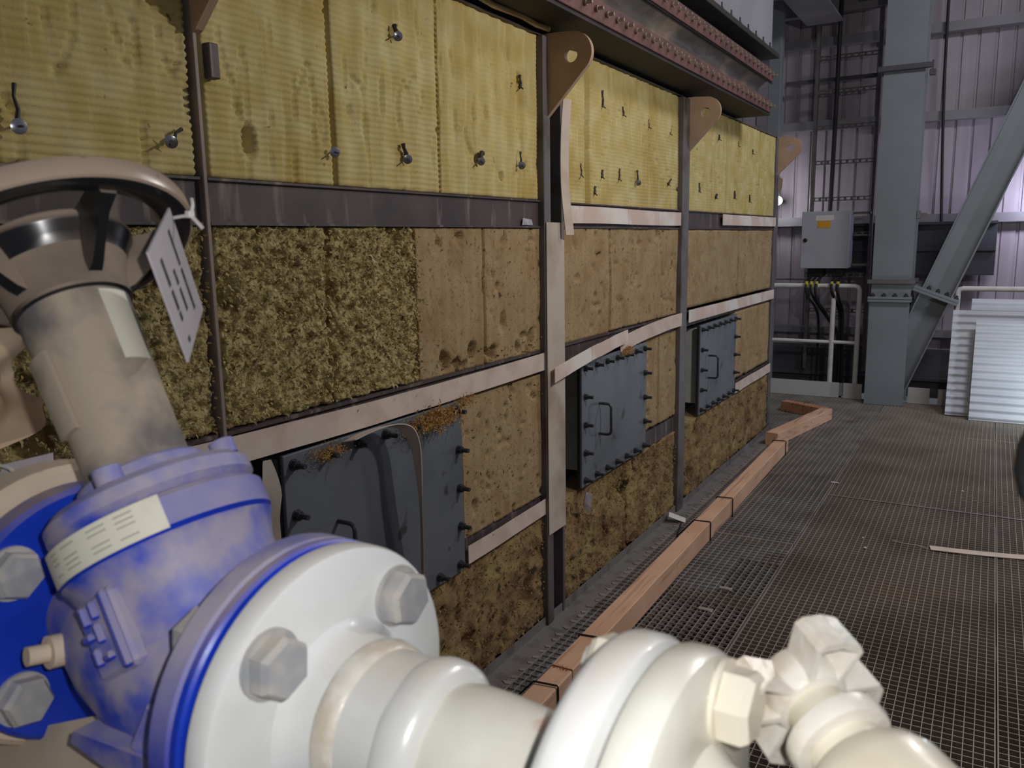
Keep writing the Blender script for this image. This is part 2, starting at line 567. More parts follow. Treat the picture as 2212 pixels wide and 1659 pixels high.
def slab(y0, y1, z0, z1, style, res=.008, m=None, bulge=.0, rib=1.0):
    ny = max(3, int((y1 - y0) / res))
    rz = .0042 if style == 'ribbed' else res
    nz = max(3, int((z1 - z0) / rz))
    ys, zs = np.linspace(y0, y1, ny), np.linspace(z0, z1, nz)
    Yg, Zg = np.meshgrid(ys, zs, indexing='ij')
    d = .006 * (fbm(Yg * 5, Zg * 5) - .5) * 2
    if style == 'ribbed':
        d += .0024 * rib * np.sin(2 * pi * (Zg + .010 * fbm(Yg * 4, Zg * 2 + 9)) / .0165) * np.clip(.35 + 1.3 * fbm(Yg * 3 + 50, Zg * 3), .2, 1)
        d += .003 * (1.4 - rib) * np.sin(2 * pi * (Yg + .03 * fbm(Yg * 3, Zg * 2)) / .085)
        cr = fbm(Yg * 14 + 7, Zg * 2.2 + 3, 3)
        d -= .010 * np.exp(-((cr - .47) / .012) ** 2)
    elif style == 'smooth':
        d += .0010 * np.sin(2 * pi * (Yg + .02 * fbm(Yg * 3, Zg * 3)) / .055)
        pit = fbm(Yg * 22 + 3, Zg * 22 + 8, 3)
        d -= .03 * np.clip(pit - .60, 0, 1) / .2
    elif style == 'rough':
        n1 = fbm(Yg * 20 + .6 * fbm(Zg * 18, Yg * 18), Zg * 26, 5)
        n2 = fbm(Yg * 44 + 30, Zg * 60 + 11, 4)
        d += .013 * (np.abs(n1 - .47) * 4 - .45) + .013 * (np.abs(n2 - .47) * 3 - .35)
        d -= .045 * np.clip(fbm(Yg * 7 + 40, Zg * 4 + 11, 3) - .57, 0, 1) / .2
    elif style == 'brown':
        d += .016 * (fbm(Yg * 18, Zg * 18, 4) - .47) * 2 + .012 * (np.abs(fbm(Yg * 40, Zg * 48, 3) - .44) * 4 - .4)
        d -= .045 * np.clip(fbm(Yg * 9 + 60, Zg * 6 + 21, 4) - .56, 0, 1) / .2
    # ragged rim that sinks towards the slab's own edges
    e = np.minimum.reduce([Yg - y0, y1 - Yg, Zg - z0, z1 - Zg])
    rag = .003 + .018 * fbm(Yg * 24 + 5, Zg * 24 + 1, 3) * (.4 if style in ('ribbed', 'smooth') else 1)
    d -= (.012 if style in ('ribbed', 'smooth') else .03) * np.clip(1 - e / rag, 0, 1) ** 2
    for gy, gz, ry, rz_, dep in GOUGES:
        if y0 < gy < y1 and z0 < gz < z1:
            q = ((Yg - gy) / ry) ** 2 + ((Zg - gz) / rz_) ** 2 + .5 * (fbm(Yg * 60, Zg * 60, 2) - .4)
            d -= dep * np.clip(1.2 - q, 0, 1)
    d += bulge * np.sin(pi * (Yg - y0) / (y1 - y0)) * np.sin(pi * (Zg - z0) / (z1 - z0))
    Xg = XW - .004 + d
    # sides back to the casing
    Xg[0, :] = Xg[-1, :] = -1.655
    Xg[:, 0] = Xg[:, -1] = -1.655
    V = np.stack([Xg - XW, Yg - 3.0, Zg], -1).reshape(-1, 3)
    mm = m or {'ribbed': 'wool_yellow', 'smooth': 'wool_tan', 'rough': 'wool_rough', 'brown': 'wool_shaded'}[style]
    o = bpy.data.objects.new('wool_slab', grid_mesh('wool_slab', V, ny, nz, mm))
    COL.objects.link(o)
    o.parent = wall_left
    return o


GOUGES += [(1.458, 1.862, .020, .045, .030), (2.03, 2.215, .010, .022, .02), (2.47, 1.895, .012, .022, .02), (2.63, 1.845, .012, .018, .018), (2.77, 2.20, .008, .03, .02)]
for _k in range(14):
    GOUGES.append((random.uniform(2.2, 2.9), random.uniform(1.19, 1.27), random.uniform(.01, .03), random.uniform(.01, .035), .03))
# top row
for a, b in ((-.75, .62), (.622, 1.300)):
    slab(a, b, 1.768, 2.382, 'ribbed', rib=1.1)
for a, b, r_ in ((1.326, 1.752, .9), (1.754, 2.247, .6), (2.249, 2.915, .32)):
    slab(a, b, 1.768, 2.382, 'ribbed', rib=r_)
for a, b in ((3.105, 3.368), (3.372, 4.588)):
    slab(a, b, 1.760, 2.382, 'ribbed', .016, rib=.4)
for a, b in ((4.76, 5.55), (5.555, 6.45), (6.455, 6.93)):
    slab(a, b, 1.765, 2.382, 'ribbed', .02, rib=.25)
# second row
slab(-.75, .55, 1.178, 1.668, 'rough', .007)
slab(.555, 1.300, 1.178, 1.668, 'rough', .006)
slab(1.326, 1.706, 1.178, 1.668, 'rough', .005)
slab(1.708, 2.10, 1.178, 1.668, 'rough', .005)
slab(2.092, 2.50, 1.172, 1.670, 'smooth', .008)
slab(2.501, 2.935, 1.172, 1.670, 'smooth', .008)
slab(3.10, 3.62, 1.170, 1.675, 'smooth', .010)
slab(3.624, 4.60, 1.175, 1.675, 'smooth', .010)
slab(4.757, 5.9, 1.185, 1.68, 'smooth', .016)
slab(5.904, 6.93, 1.185, 1.68, 'smooth', .016)
# third row, beside the access doors
slab(-.75, 1.295, .57, 1.09, 'rough', .016)
slab(2.325, 2.93, .565, 1.09, 'smooth', .008)
slab(4.085, 4.30, .585, 1.10, 'smooth', .010)
slab(4.304, 4.60, .585, 1.10, 'smooth', .010)
slab(5.845, 6.93, .585, 1.105, 'smooth', .016)
# bottom row
slab(-.75, 1.295, .01, .485, 'brown', .02)
slab(1.33, 2.935, .01, .485, 'brown', .010)
slab(3.095, 3.84, .01, .505, 'brown', .010)
slab(3.845, 4.60, .01, .50, 'brown', .010)
slab(4.757, 5.8, .01, .51, 'brown', .014)
slab(5.804, 6.93, .01, .50, 'brown', .016)



def fibres(areas, m, seed, size=(.006, .015), width=(.0016, .0040)):
    rr = random.Random(seed)
    mb = MB()
    for (y0, y1, z0, z1, n) in areas:
        for _ in range(n):
            y, z = rr.uniform(y0, y1), rr.uniform(z0, z1)
            p = Vector((XW + rr.uniform(-.012, .006), y, z))
            a = rr.gauss(-.5, 1.1)
            d = Vector((rr.uniform(.05, .6), cos(a), sin(a))).normalized() * rr.uniform(*size)
            w = Vector((rr.uniform(-.3, .3), -sin(a), cos(a))).normalized() * rr.uniform(*width)
            b = p + d * .5 + Vector((rr.uniform(.001, .007), 0, 0))
            q = p + d + Vector((rr.uniform(-.008, .002), 0, -rr.uniform(0, .006)))
            mb.add([p - w, p + w, b + w * .9, b - w * .9, q], [(0, 1, 2, 3), (3, 2, 4)], False)
    return obj('wool_fibres', mb, m, wall_left, kind='stuff')


fibres(((.75, 1.30, 1.19, 1.66, 1100), (1.33, 2.10, 1.19, 1.66, 2300), (2.06, 2.12, 1.2, 1.65, 90)), 'wool_fibre', 5)
fibres(((2.15, 2.93, 1.18, 1.24, 60), (2.0, 2.93, .02, .48, 900), (3.1, 4.59, .02, .49, 1300), (4.76, 6.92, .02, .5, 1000), (2.33, 2.92, .58, 1.08, 60)), 'wool_fibre_shaded', 6)

# steel uprights and channels of the casing
ST = dict(kind='structure')
obj('upright', MB().bbox(-1.655, -1.540, 1.302, 1.314, 0, 2.38, .002).box(-1.655, -1.60, 1.314, 1.325, 0, 2.38), 'upright_brown', wall_left)
obj('upright', MB().bbox(-1.655, -1.528, 2.918, 2.972, 0, 2.38, .003).box(-1.655, -1.60, 2.972, 3.10, 0, 2.38)
    .bbox(-1.60, -1.535, 3.075, 3.095, 0, 2.38, .002), 'steel_upright', wall_left)
obj('upright', MB().bbox(-1.655, -1.530, 4.59, 4.70, 0, 2.38, .003).box(-1.655, -1.548, 4.70, 4.757, 0, 2.38), 'steel_upright', wall_left)
obj('upright', MB().bbox(-1.70, -1.545, 6.935, 7.02, 0, 2.38, .003), 'steel_upright', wall_left)
for a, b in ((-.75, 1.30), (1.32, 2.918), (3.10, 4.59), (4.757, 6.935)):
    obj('channel', MB().box(-1.655, -1.556, a, b, 1.668, 1.770).box(-1.655, -1.546, a, b, 1.664, 1.671).box(-1.655, -1.546, a, b, 1.764, 1.770), 'steel_dark', wall_left)
    obj('channel', MB().box(-1.655, -1.560, a, b, 1.092, 1.178).box(-1.655, -1.550, a, b, 1.170, 1.180), 'steel_dark', wall_left)
for a, b in ((-.75, 1.30), (2.315, 2.918), (4.078, 4.59), (5.84, 6.935)):
    obj('channel', MB().box(-1.655, -1.562, a, b, .487, .580), 'steel_dark', wall_left)

# ------------------------------------------------------------------ structure: grating floor
floor = thing('floor', (0, 0, 0), None, None, kind='structure')


def grating(x0, x1, y0, y1, bars_along, pitch, rod, m, res=1.0):
    """one grating panel: banding frame as the part, its bars and rods joined beneath it"""
    g = .0025
    x0 += g; x1 -= g; y0 += g; y1 -= g
    fr = MB()
    fr.box(x0, x1, y0, y0 + .004, -.030, .0).box(x0, x1, y1 - .004, y1, -.030, .0)
    fr.box(x0, x0 + .004, y0, y1, -.030, .0).box(x1 - .004, x1, y0, y1, -.030, .0)
    p = obj('grating_panel', fr, m, floor)
    b = MB()
    if bars_along == 'y':
        n = int((x1 - x0) / pitch)
        for i in range(1, n):
            x = x0 + (x1 - x0) * i / n
            b.box(x - .0016, x + .0016, y0, y1, -.030, -.0005)
        n = int((y1 - y0) / rod)
        for i in range(1, n):
            y = y0 + (y1 - y0) * i / n
            b.box(x0, x1, y - .0014, y + .0014, -.010, -.001)
    else:
        n = int((y1 - y0) / pitch)
        for i in range(1, n):
            y = y0 + (y1 - y0) * i / n
            b.box(x0, x1, y - .0016, y + .0016, -.030, -.0005)
        n = int((x1 - x0) / rod)
        for i in range(1, n):
            x = x0 + (x1 - x0) * i / n
            b.box(x - .0014, x + .0014, y0, y1, -.010, -.001)
    obj('grating_bars', b, m, p, kind='stuff')


yl = [-1.6, 1.36, 4.36, 7.36, 8.72]
for a, b in zip(yl[:-1], yl[1:]):
    grating(-1.44, -.806, a, b, 'y', .0345, .0385, 'grating')
yr = [-1.6, .30, 2.32, 5.34, 7.36, 8.72]
xr = [-.802, .122, 1.05, 1.98, 2.9]
for xa, xb in zip(xr[:-1], xr[1:]):
    for a, b in zip(yr[:-1], yr[1:]):
        grating(xa, xb, a, b, 'x', .0345, .0300, 'grating_brown')
grating(-2.6, -1.444, 7.06, 8.72, 'y', .0345, .0385, 'grating')
# raised sub-frame seams
obj('grating_cover_strip', MB().box(-.80, 1.05, 5.331, 5.349, -.002, .001), 'kick', floor)
# kick angle between casing and grating, with its scalloped edge
kp = MB()
kp.box(-1.54, -1.44, -1.6, 7.4, -.010, -.003)
kp.box(-1.5445, -1.5405, -1.6, 7.0, -.01, .035)
obj('kick_angle', kp, 'kick', floor)
sc_ = MB()
y = .4
while y < 6.9:
    w = random.uniform(.018, .03)
    sc_.add([(-1.458 + random.uniform(-.006, .01), y, .0005), (-1.438, y + w * .2, .0005), (-1.438, y + w, .0005), (-1.465 + random.uniform(-.012, .006), y + w * .7, .0005),
             (-1.45, y, -.03), (-1.436, y + w * .2, -.03), (-1.436, y + w, -.03), (-1.46, y + w * .7, -.03)],
            [(0, 1, 2, 3), (0, 4, 5, 1), (1, 5, 6, 2), (2, 6, 7, 3), (3, 7, 4, 0)])
    y += random.uniform(.045, .075)
obj('scalloped_bar_ends', sc_, 'grating', floor, kind='stuff')
# below the grating: joists, pipes, lower slab
obj('lower_slab', MB().box(-2.6, 5, -3, 10.5, -2.62, -2.6), 'under', floor)
for yj, w, zz in ((3.86, .16, -.16), (1.5, .16, -.16), (6.6, .16, -.16), (2.75, .05, -.4)):
    obj('floor_joist', MB().box(-1.5, 4.0, yj - w / 2, yj + w / 2, zz - .02, zz).box(-1.5, 4, yj - .006, yj + .006, zz - .25, zz - .02)
        .box(-1.5, 4, yj - w / 2, yj + w / 2, zz - .27, zz - .25), 'rust_joist', floor)
for xj in (-.35, .55, 1.5):
    obj('floor_joist', MB().box(xj - .07, xj + .07, -1.5, 8.7, -.62, -.60).box(xj - .006, xj + .006, -1.5, 8.7, -.85, -.62), 'rust_joist', floor)
for xj, zz, r in ((-.1, -.9, .05), (.28, -1.1, .07)):
    obj('underfloor_pipe', MB().cyl((xj, -1.5, zz), (xj, 8.5, zz), r, n=12), 'under', floor)
obj('edge_beam', MB().box(-2.6, 4.0, 8.70, 8.74, -.30, -.002), 'column', floor)

# ------------------------------------------------------------------ structure: far wall, its girts, ceiling
YB = 9.62
wall_back = thing('wall_back', (0, YB, 0), None, None, kind='structure')


def clad_mesh(w, z0, z1):
    prof = []
    p = .152
    x = 0
    while x < w - 1e-6:
        prof += [(x, 0), (x + p * .80, 0), (x + p * .84, .018), (x + p * .96, .018)]
        x += p
    prof.append((w, 0))
    vs = [(a, d, z0) for a, d in prof] + [(a, d, z1) for a, d in prof]
    n = len(prof)
    return MB().add(vs, [(i, i + 1, n + i + 1, n + i) for i in range(n - 1)])


clm = mesh_of('cladding_sheet', clad_mesh(1.064, .42, 5.4), 'cladding')
for i in range(8):
    inst('cladding_sheet', clm, wall_back, Matrix.Translation((-4.2 + 1.064 * i, 0, 0)))


def girt(z, x0, x1, m='girt', h=.085, d=.13):
    # cold-formed zed: web, top lip, bottom lip
    obj('girt', MB().box(x0, x1, YB - d, YB - .001, z, z + .004).box(x0, x1, YB - d, YB - d + .004, z - h, z)
        .box(x0, x1, YB - d, YB - .004, z - h - .002, z - h), m, wall_back)


for z in (3.63, 2.80):
    girt(z, -4.0, 3.9)
girt(1.80, -4.0, 3.9)
girt(.62, -4.0, 3.9, h=.06)
obj('base_beam', MB().box(-4, 3.9, YB - .28, YB - .02, -.05, .42).box(-4, 3.9, YB - .34, YB - .28, .13, .16), 'girt_dark', wall_back)
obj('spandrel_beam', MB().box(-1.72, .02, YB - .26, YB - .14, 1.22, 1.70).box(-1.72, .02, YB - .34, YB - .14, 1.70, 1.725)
    .box(-1.72, .02, YB - .34, YB - .14, 1.205, 1.225).box(-1.72, .02, YB - .285, YB - .26, 1.44, 1.475), 'beam_dark', wall_back)
ceiling = thing('ceiling', (-2, 8, 3.9), None, None, kind='structure')
obj('deck_soffit', MB().box(-4.2, -.98, 6.0, YB, 3.94, 4.02), 'girt', ceiling)
obj('edge_trimmer', MB().box(-4.2, -.98, 9.20, 9.30, 3.80, 3.94), 'girt', ceiling)
obj('deck_beam', MB().box(-1.80, -1.45, 6.0, 9.20, 3.70, 3.72).box(-1.64, -1.61, 6.0, 9.20, 3.72, 3.94), 'girt', ceiling)
obj('deck_beam', MB().box(-1.30, -1.10, 6.4, 9.25, 3.86, 3.93), 'girt_dark', ceiling)
obj('deck_panel', MB().box(-2.25, -1.86, 6.2, 8.2, 3.90, 3.935), 'beam_dark', ceiling)

# narrow hollow column standing behind the casing's end
single('corner_post', MB().bbox(-2.085, -1.965, 8.86, 8.98, 0, 3.9, .004), 'column', (-2.02, 8.92, 0),
       label='narrow grey steel post behind the far end of the insulated casing', cat='post')

# ------------------------------------------------------------------ main column and diagonal brace
col_ = thing('steel_column', (-.81, 8.66, 0), 'tall grey steel column with bolted splice between ladder and brace', 'column')


def hsec(x0, x1, y0, y1, z0, z1, tf=.02, tw=.012):
    xm = (x0 + x1) / 2
    return MB().box(x0, x1, y0, y0 + tf, z0, z1).box(x0, x1, y1 - tf, y1, z0, z1).box(xm - tw / 2, xm + tw / 2, y0 + tf, y1 - tf, z0, z1)


obj('lower_shaft', hsec(-.985, -.64, 8.50, 8.84, 0, .985), 'column', col_)
obj('upper_shaft', hsec(-.975, -.635, 8.505, 8.84, 1.035, 4.6), 'column', col_)
obj('splice_plate', MB().bbox(-1.0, -.625, 8.46, 8.86, .985, 1.008, .003), 'column', col_)
obj('splice_plate', MB().bbox(-1.0, -.625, 8.46, 8.86, 1.012, 1.035, .003), 'column', col_)
hexm = mesh_of('bolt', MB().prism([(.019 * cos(i * pi / 3), .019 * sin(i * pi / 3)) for i in range(6)], 0, .02)
               .lathe([(.011, .02), (.011, .034)], None, 10), 'stud')
for i in range(4):
    inst('bolt', hexm, col_, Matrix.Translation((-.955 + i * .095 + .81, 8.485 - 8.66, 1.035)))
obj('clamp_strut', MB().bbox(-1.01, -.60, 8.46, 8.50, 1.155, 1.195, .003).box(-1.01, -.60, 8.845, 8.885, 1.155, 1.195), 'galv', col_)
obj('clamp_strut', MB().bbox(-1.02, -.585, 8.455, 8.50, 3.055, 3.10, .003), 'girt_dark', col_)
obj('beam_clamp', MB().bbox(-.60, -.55, 8.47, 8.53, 2.99, 3.04, .004).cyl((-.575, 8.50, 3.03), (-.575, 8.5, 3.12), .008), 'girt_dark', col_)
obj('small_bracket', MB().box(-.64, -.55, 8.60, 8.63, 1.77, 1.80).bbox(-.635, -.60, 8.56, 8.62, 1.75, 1.82, .004), 'galv', col_)

br = thing('diagonal_brace', (-.83, 8.62, 0), 'grey diagonal steel brace rising right from the column foot', 'brace')
bd = Vector((.355, 0, .935)).normalized()


def bpt(z, off, y):
    c = Vector((-.43 + .378 * (z - 1.05), y, z))
    return c + Vector((bd.z, 0, -bd.x)) * off


def bseg(z0, z1):
    m = MB()
    n = Vector((bd.z, 0, -bd.x))

    def bar(o0, o1, y0, y1):
        vs = [bpt(z, o, y) for z in (z0, z1) for o in (o0, o1) for y in (y0, y1)]
        m.add(vs, [(0, 1, 3, 2), (4, 6, 7, 5), (0, 4, 5, 1), (2, 3, 7, 6), (0, 2, 6, 4), (1, 5, 7, 3)])
    bar(-.134, -.122, 8.545, 8.795)
    bar(.122, .134, 8.545, 8.795)
    bar(-.122, .122, 8.665, 8.675)
    return m


obj('lower_length', bseg(.0, 1.035), 'column', br)
obj('upper_length', bseg(1.065, 4.9), 'column', br)
Mb = axis(bpt(1.05, 0, 8.67), bd, (bd.z, 0, -bd.x))
obj('splice_plate', MB().bbox(-.20, .20, -.15, .15, -.026, -.001, .003, Mb), 'column', br)
obj('splice_plate', MB().bbox(-.20, .20, -.15, .15, .001, .026, .003, Mb), 'column', br)
for k, (u, v) in enumerate([(-.08, -.07), (0, -.07), (.08, -.07), (.165, -.07)]):
    inst('bolt', hexm, br, Matrix.Translation(-Vector((-.83, 8.62, 0))) @ Mb @ Matrix.Translation((u, v, .026)))

# ------------------------------------------------------------------ upper duct with bolted expansion joint
XJ = -1.36
ej = thing('expansion_joint', (-1.45, 3.6, 2.41), 'rusty red bolted duct flanges with grey fabric belt above the yellow wool', 'duct joint')
ej_l = obj('lower_flange', MB().box(-1.75, XJ, .2, 5.86, 2.410, 2.420).box(XJ - .010, XJ, .2, 5.86, 2.420, 2.502)
           .box(-1.46, XJ - .010, .2, 5.86, 2.494, 2.500), 'black_steel', ej)
obj('clamp_bar', MB().bbox(XJ, XJ + .010, .2, 5.82, 2.424, 2.500, .002), 'red_flange', ej)
obj('upper_flange', MB().box(XJ - .010, XJ, .2, 5.90, 2.618, 2.70).box(-1.75, XJ, .2, 5.90, 2.70, 2.708), 'black_steel', ej)
obj('clamp_bar', MB().bbox(XJ, XJ + .010, .2, 5.86, 2.624, 2.698, .002), 'red_flange', ej)
ny = 160
ys, ts = np.linspace(.2, 5.80, ny), np.linspace(0, 1, 16)
Yg, Tg = np.meshgrid(ys, ts, indexing='ij')
Xg = -1.372 - .055 * np.sin(pi * Tg) - .03 * (fbm(Yg * 3, Tg * 2) - .3) * np.sin(pi * Tg)
Zg = 2.494 + .130 * Tg
beltm = grid_mesh('fabric_belt', np.stack([Xg + 1.45, Yg - 3.6, Zg - 2.41], -1).reshape(-1, 3), ny, 16, 'belt')
ob = inst('fabric_belt', beltm, ej, Matrix.Identity(4))
fl = thing('upper_duct', (-1.45, 3.6, 2.70), 'grey panelled duct with black flange hanging above the expansion joint', 'duct')
obj('web', MB().box(-1.75, -1.47, .2, 5.9, 2.708, 2.79), 'black_steel', fl)
obj('black_flange', MB().bbox(-1.75, XJ + .02, .2, 5.98, 2.79, 2.82, .003), 'black_steel', fl)
for a, b in ((.2, 2.2), (2.204, 4.2), (4.204, 5.95)):
    obj('panel', MB().bbox(-2.4, -1.385, a, b, 2.82, 3.55, .002), 'grey_duct', fl)
    obj('panel', MB().bbox(-2.4, -1.39, a, b, 3.553, 3.93, .002), 'grey_duct', fl)
bm_ = mesh_of('bolt', MB().prism([(.0125 * cos(i * pi / 3), .0125 * sin(i * pi / 3)) for i in range(6)], 0, .012)
              .lathe([(.007, .012), (.007, .034)], None, 8), 'bolt_pale')
pinm = mesh_of('bolt', MB().cyl((0, 0, 0), (0, 0, .035), .005, n=6).prism([(.009 * cos(i * pi / 3), .009 * sin(i * pi / 3)) for i in range(6)], 0, .01), 'stud')
Rx = Matrix.Rotation(pi / 2, 4, 'Y')
Linv = Matrix.Translation((1.45, -3.6, -2.41))
for i in range(56):
    y = .3 + i * .1
    inst('bolt', bm_, ej, Linv @ Matrix.Translation((XJ + .010, y, 2.462)) @ Rx @ Matrix.Rotation(random.random(), 4, 'Z'))
    inst('bolt', bm_, ej, Linv @ Matrix.Translation((XJ + .010, y + .04, 2.662)) @ Rx @ Matrix.Rotation(random.random(), 4, 'Z'))
Linv2 = Matrix.Translation((1.45, -3.6, -2.70))
for i in range(30):
    inst('bolt', pinm, fl, Linv2 @ Matrix.Translation((XJ + .006, .4 + i * .185, 2.82)))
single('rope_seal', MB().tube([(-1.52, 2.05 + .1 * i, 2.403 + .004 * sin(i * 2.1)) for i in range(10)], .010, 8), 'hose', (-1.52, 2.5, 2.40),
       label='straw coloured rope seal lying along the top edge of casing', cat='rope')

# ------------------------------------------------------------------ lifting lugs
arc = lambda cx, cy, r, a0, a1, n: [(cx + r * cos(radians(a0 + (a1 - a0) * i / n)), cy + r * sin(radians(a0 + (a1 - a0) * i / n))) for i in range(n + 1)]


def lug(y, dx, label, th=.022):
    outer = [(0, 2.075), (.012, 2.08)] + arc(.125, 2.305, .078, -38, 80, 16) + [(0.06, 2.388), (0, 2.388)]
    hole = arc(.118, 2.30, .027, 0, 360, 20)[:-1]
    n, k = len(outer), len(hole)
    mb = MB()
    vs = []
    for yy in (-th / 2, th / 2):
        vs += [(XW + dx + a, y + yy, b) for a, b in outer] + [(XW + dx + a, y + yy, b) for a, b in hole]
    fs = []
    # plate face: fan between outer loop and hole by nearest angle
    ang = lambda p: math.atan2(p[1] - 2.30, p[0] - .118)
    oi = sorted(range(n), key=lambda i: ang(outer[i]))
    hi = sorted(range(k), key=lambda i: ang(hole[i]))
    i = j = 0
    tri = []
    while i < n or j < k:
        ao = ang(outer[oi[i % n]]) + (2 * pi if i >= n else 0) if i <= n else 9
        ah = ang(hole[hi[j % k]]) + (2 * pi if j >= k else 0) if j <= k else 9
        ao2 = ang(outer[oi[(i + 1) % n]]) + (2 * pi if i + 1 >= n else 0)
        ah2 = ang(hole[hi[(j + 1) % k]]) + (2 * pi if j + 1 >= k else 0)
        if i < n and (j >= k or ao2 <= ah2):
            tri.append((oi[i % n], oi[(i + 1) % n], n + hi[j % k]))
            i += 1
        else:
            tri.append((n + hi[(j + 1) % k], n + hi[j % k], oi[i % n]))
            j += 1
    t = n + k
    fs += [tuple(q) for q in tri] + [tuple(t + a for a in q[::-1]) for q in tri]
    fs += [(a, (a + 1) % n, t + (a + 1) % n, t + a) for a in range(n)]
    fs += [(n + (a + 1) % k, n + a, t + n + a, t + n + (a + 1) % k) for a in range(k)]
    mb.add(vs, fs)
    single('lifting_lug', mb, 'lug', (XW + dx, y, 2.23), label=label, cat='lifting lug', group='lifting lugs along the casing top')


lug(1.312, .01, 'tan steel lifting lug cut by the top of the frame, nearest of all')
lug(2.96, .005, 'large tan lifting lug with round hole on the second upright')
lug(4.70, -.01, 'pinkish lifting lug with round hole on the third upright')
lug(6.99, -.02, 'small distant lifting lug at the casing far end, above the lamp')
single('torn_foil', MB().add([(-1.530, 7.0, 2.08), (-1.50, 6.98, 2.06), (-1.515, 6.98, 1.93), (-1.545, 7.0, 2.0), (-1.532, 7.004, 2.08), (-1.502, 6.984, 2.06), (-1.517, 6.984, 1.93), (-1.547, 7.004, 2.0)],
       [(0, 1, 2, 3), (7, 6, 5, 4), (0, 4, 5, 1), (1, 5, 6, 2), (2, 6, 7, 3), (3, 7, 4, 0)]), 'tape', (-1.53, 7.0, 2.0),
       label='scrap of pale tape hanging under the farthest lifting lug', cat='tape')

# ------------------------------------------------------------------ access doors
studm = mesh_of('stud', MB().lathe([(.0165, 0), (.0165, .003)], None, 14).prism([(.0135 * cos(i * pi / 3), .0135 * sin(i * pi / 3)) for i in range(6)], .003, .016)
                .lathe([(.0075, .016), (.0075, .042)], None, 10), 'stud')
nut_strip = None


def access_door(y0, y1, z0, z1, neckm, label, nx, nz):
    L = (XW, y0, z0)
    t = thing('access_door', L, label, 'access door', 'bolted access doors in the casing')
    xf = -1.532
    obj('panel', MB().bbox(xf - .012, xf, y0, y1, z0, z1, .002), 'door', t)
    obj('neck', MB().box(-1.66, xf - .020, y0 + .055, y1 - .05, z0 + .065, z1 - .03), neckm, t)
    obj('frame', MB().bbox(xf - .026, xf - .0135, y0 + .005, y1 - .003, z0 + .004, z1 - .004, .002), 'stud', t)
    hy, hz = y0 + .19, (z0 + z1) / 2
    pth = [(xf, hy, hz - .072), (xf + .045, hy, hz - .072), (xf + .056, hy, hz - .066), (xf + .060, hy, hz - .054),
           (xf + .060, hy, hz + .054), (xf + .056, hy, hz + .066), (xf + .045, hy, hz + .072), (xf, hy, hz + .072)]
    obj('handle', MB().tube(pth, .0065, 10), 'stud', t)
    P = []
    for i in range(nx):
        y = y0 + .035 + (y1 - y0 - .07) * i / (nx - 1)
        P += [(y, z1 - .03), (y, z0 + .03)]
    for i in range(1, nz - 1):
        z = z0 + .03 + (z1 - z0 - .06) * i / (nz - 1)
        P += [(y0 + .035, z), (y1 - .025, z)]
    for y, z in P:
        inst('stud', studm, t, Matrix.Translation((xf - XW, y - y0, z - z0)) @ Rx @ Matrix.Rotation(random.random(), 4, 'Z'))
    return t


access_door(1.475, 2.300, .480, 1.085, 'door', 'dark grey bolted access door half hidden behind the white flange', 7, 5)
d2 = access_door(3.262, 4.058, .508, 1.083, 'neck_grey', 'grey bolted access door between second and third upright', 7, 5)
d3 = access_door(4.985, 5.815, .512, 1.080, 'neck', 'farthest grey access door, its white neck showing at the left', 7, 5)

# ------------------------------------------------------------------ glass-cloth tapes


def tape(name_y, z_fn, w, label, m='tape', x=-1.538, wav=.004, th=.003):
    a, b = name_y
    n = max(6, int((b - a) / .04))
    path = [(x + wav * (fbm(np.array([(a + (b - a) * i / n) * 6.0]), np.array([x * 40 + w * 90]))[0] - .4) * 2, a + (b - a) * i / n, z_fn((i / n))) for i in range(n + 1)]
    single('tape_strip', MB().ribbon(path, [(0, 0, 1)] * (n + 1), w, th), m, path[n // 2], label=label, cat='tape', group='glass cloth tapes on the casing')


TP = 'woven tape strip '
tape((.85, 2.935), lambda s: 1.145 - .010 * s - .012 * sin(pi * s), .070, 'long pale woven tape above the nearest access door')
tape((3.10, 4.585), lambda s: 1.719 + .002 * sin(6 * s), .072, 'pinkish white tape on the upper channel between second and third upright', 'tape_pink')
tape((5.42, 6.94), lambda s: 1.725, .070, 'short white tape on the upper channel at the casing far end', 'tape_pink')
tape((2.945, 3.74), lambda s: 1.075 + .075 * s + .01 * sin(pi * s), .062, 'loose creased tape crossing the second upright above the middle door', 'tape_pink', -1.505, .016)
tape((3.70, 4.60), lambda s: 1.112 + .040 * sin(s * pi * .55), .074, 'sagging pale tape right above the middle access door', 'tape', -1.528, .008)
tape((4.755, 6.95), lambda s: 1.155 - .008 * s, .074, 'straight tape above the farthest access door', 'tape_pink', -1.535)
tape((2.33, 2.935), lambda s: .518 + .008 * s, .066, 'tape piece low on the wall between nearest door and second upright')
tape((5.86, 6.94), lambda s: .540, .072, 'low tape right of the farthest access door', 'tape', -1.54)
single('tape_strip', MB().ribbon([(-1.5240, 3.000, z) for z in np.linspace(.40, 1.685, 30)], [(0, 1, 0)] * 30, .156, .003), 'tape_grey', (-1.5240, 3.0, 1.0),
       label='wide grey vertical tape down the second upright', cat='tape')
single('tape_strip', MB().ribbon([(-1.500 + .012 * sin(z * 9), 3.055 + .012 * (2.15 - z) + .004 * sin(z * 17), z) for z in np.linspace(1.635, 2.16, 16)], [(.35, 1, 0)] * 16, .046, .004), 'tape', (-1.50, 3.06, 1.9),
       label='narrow white tape hanging loose below the second lifting lug', cat='tape')
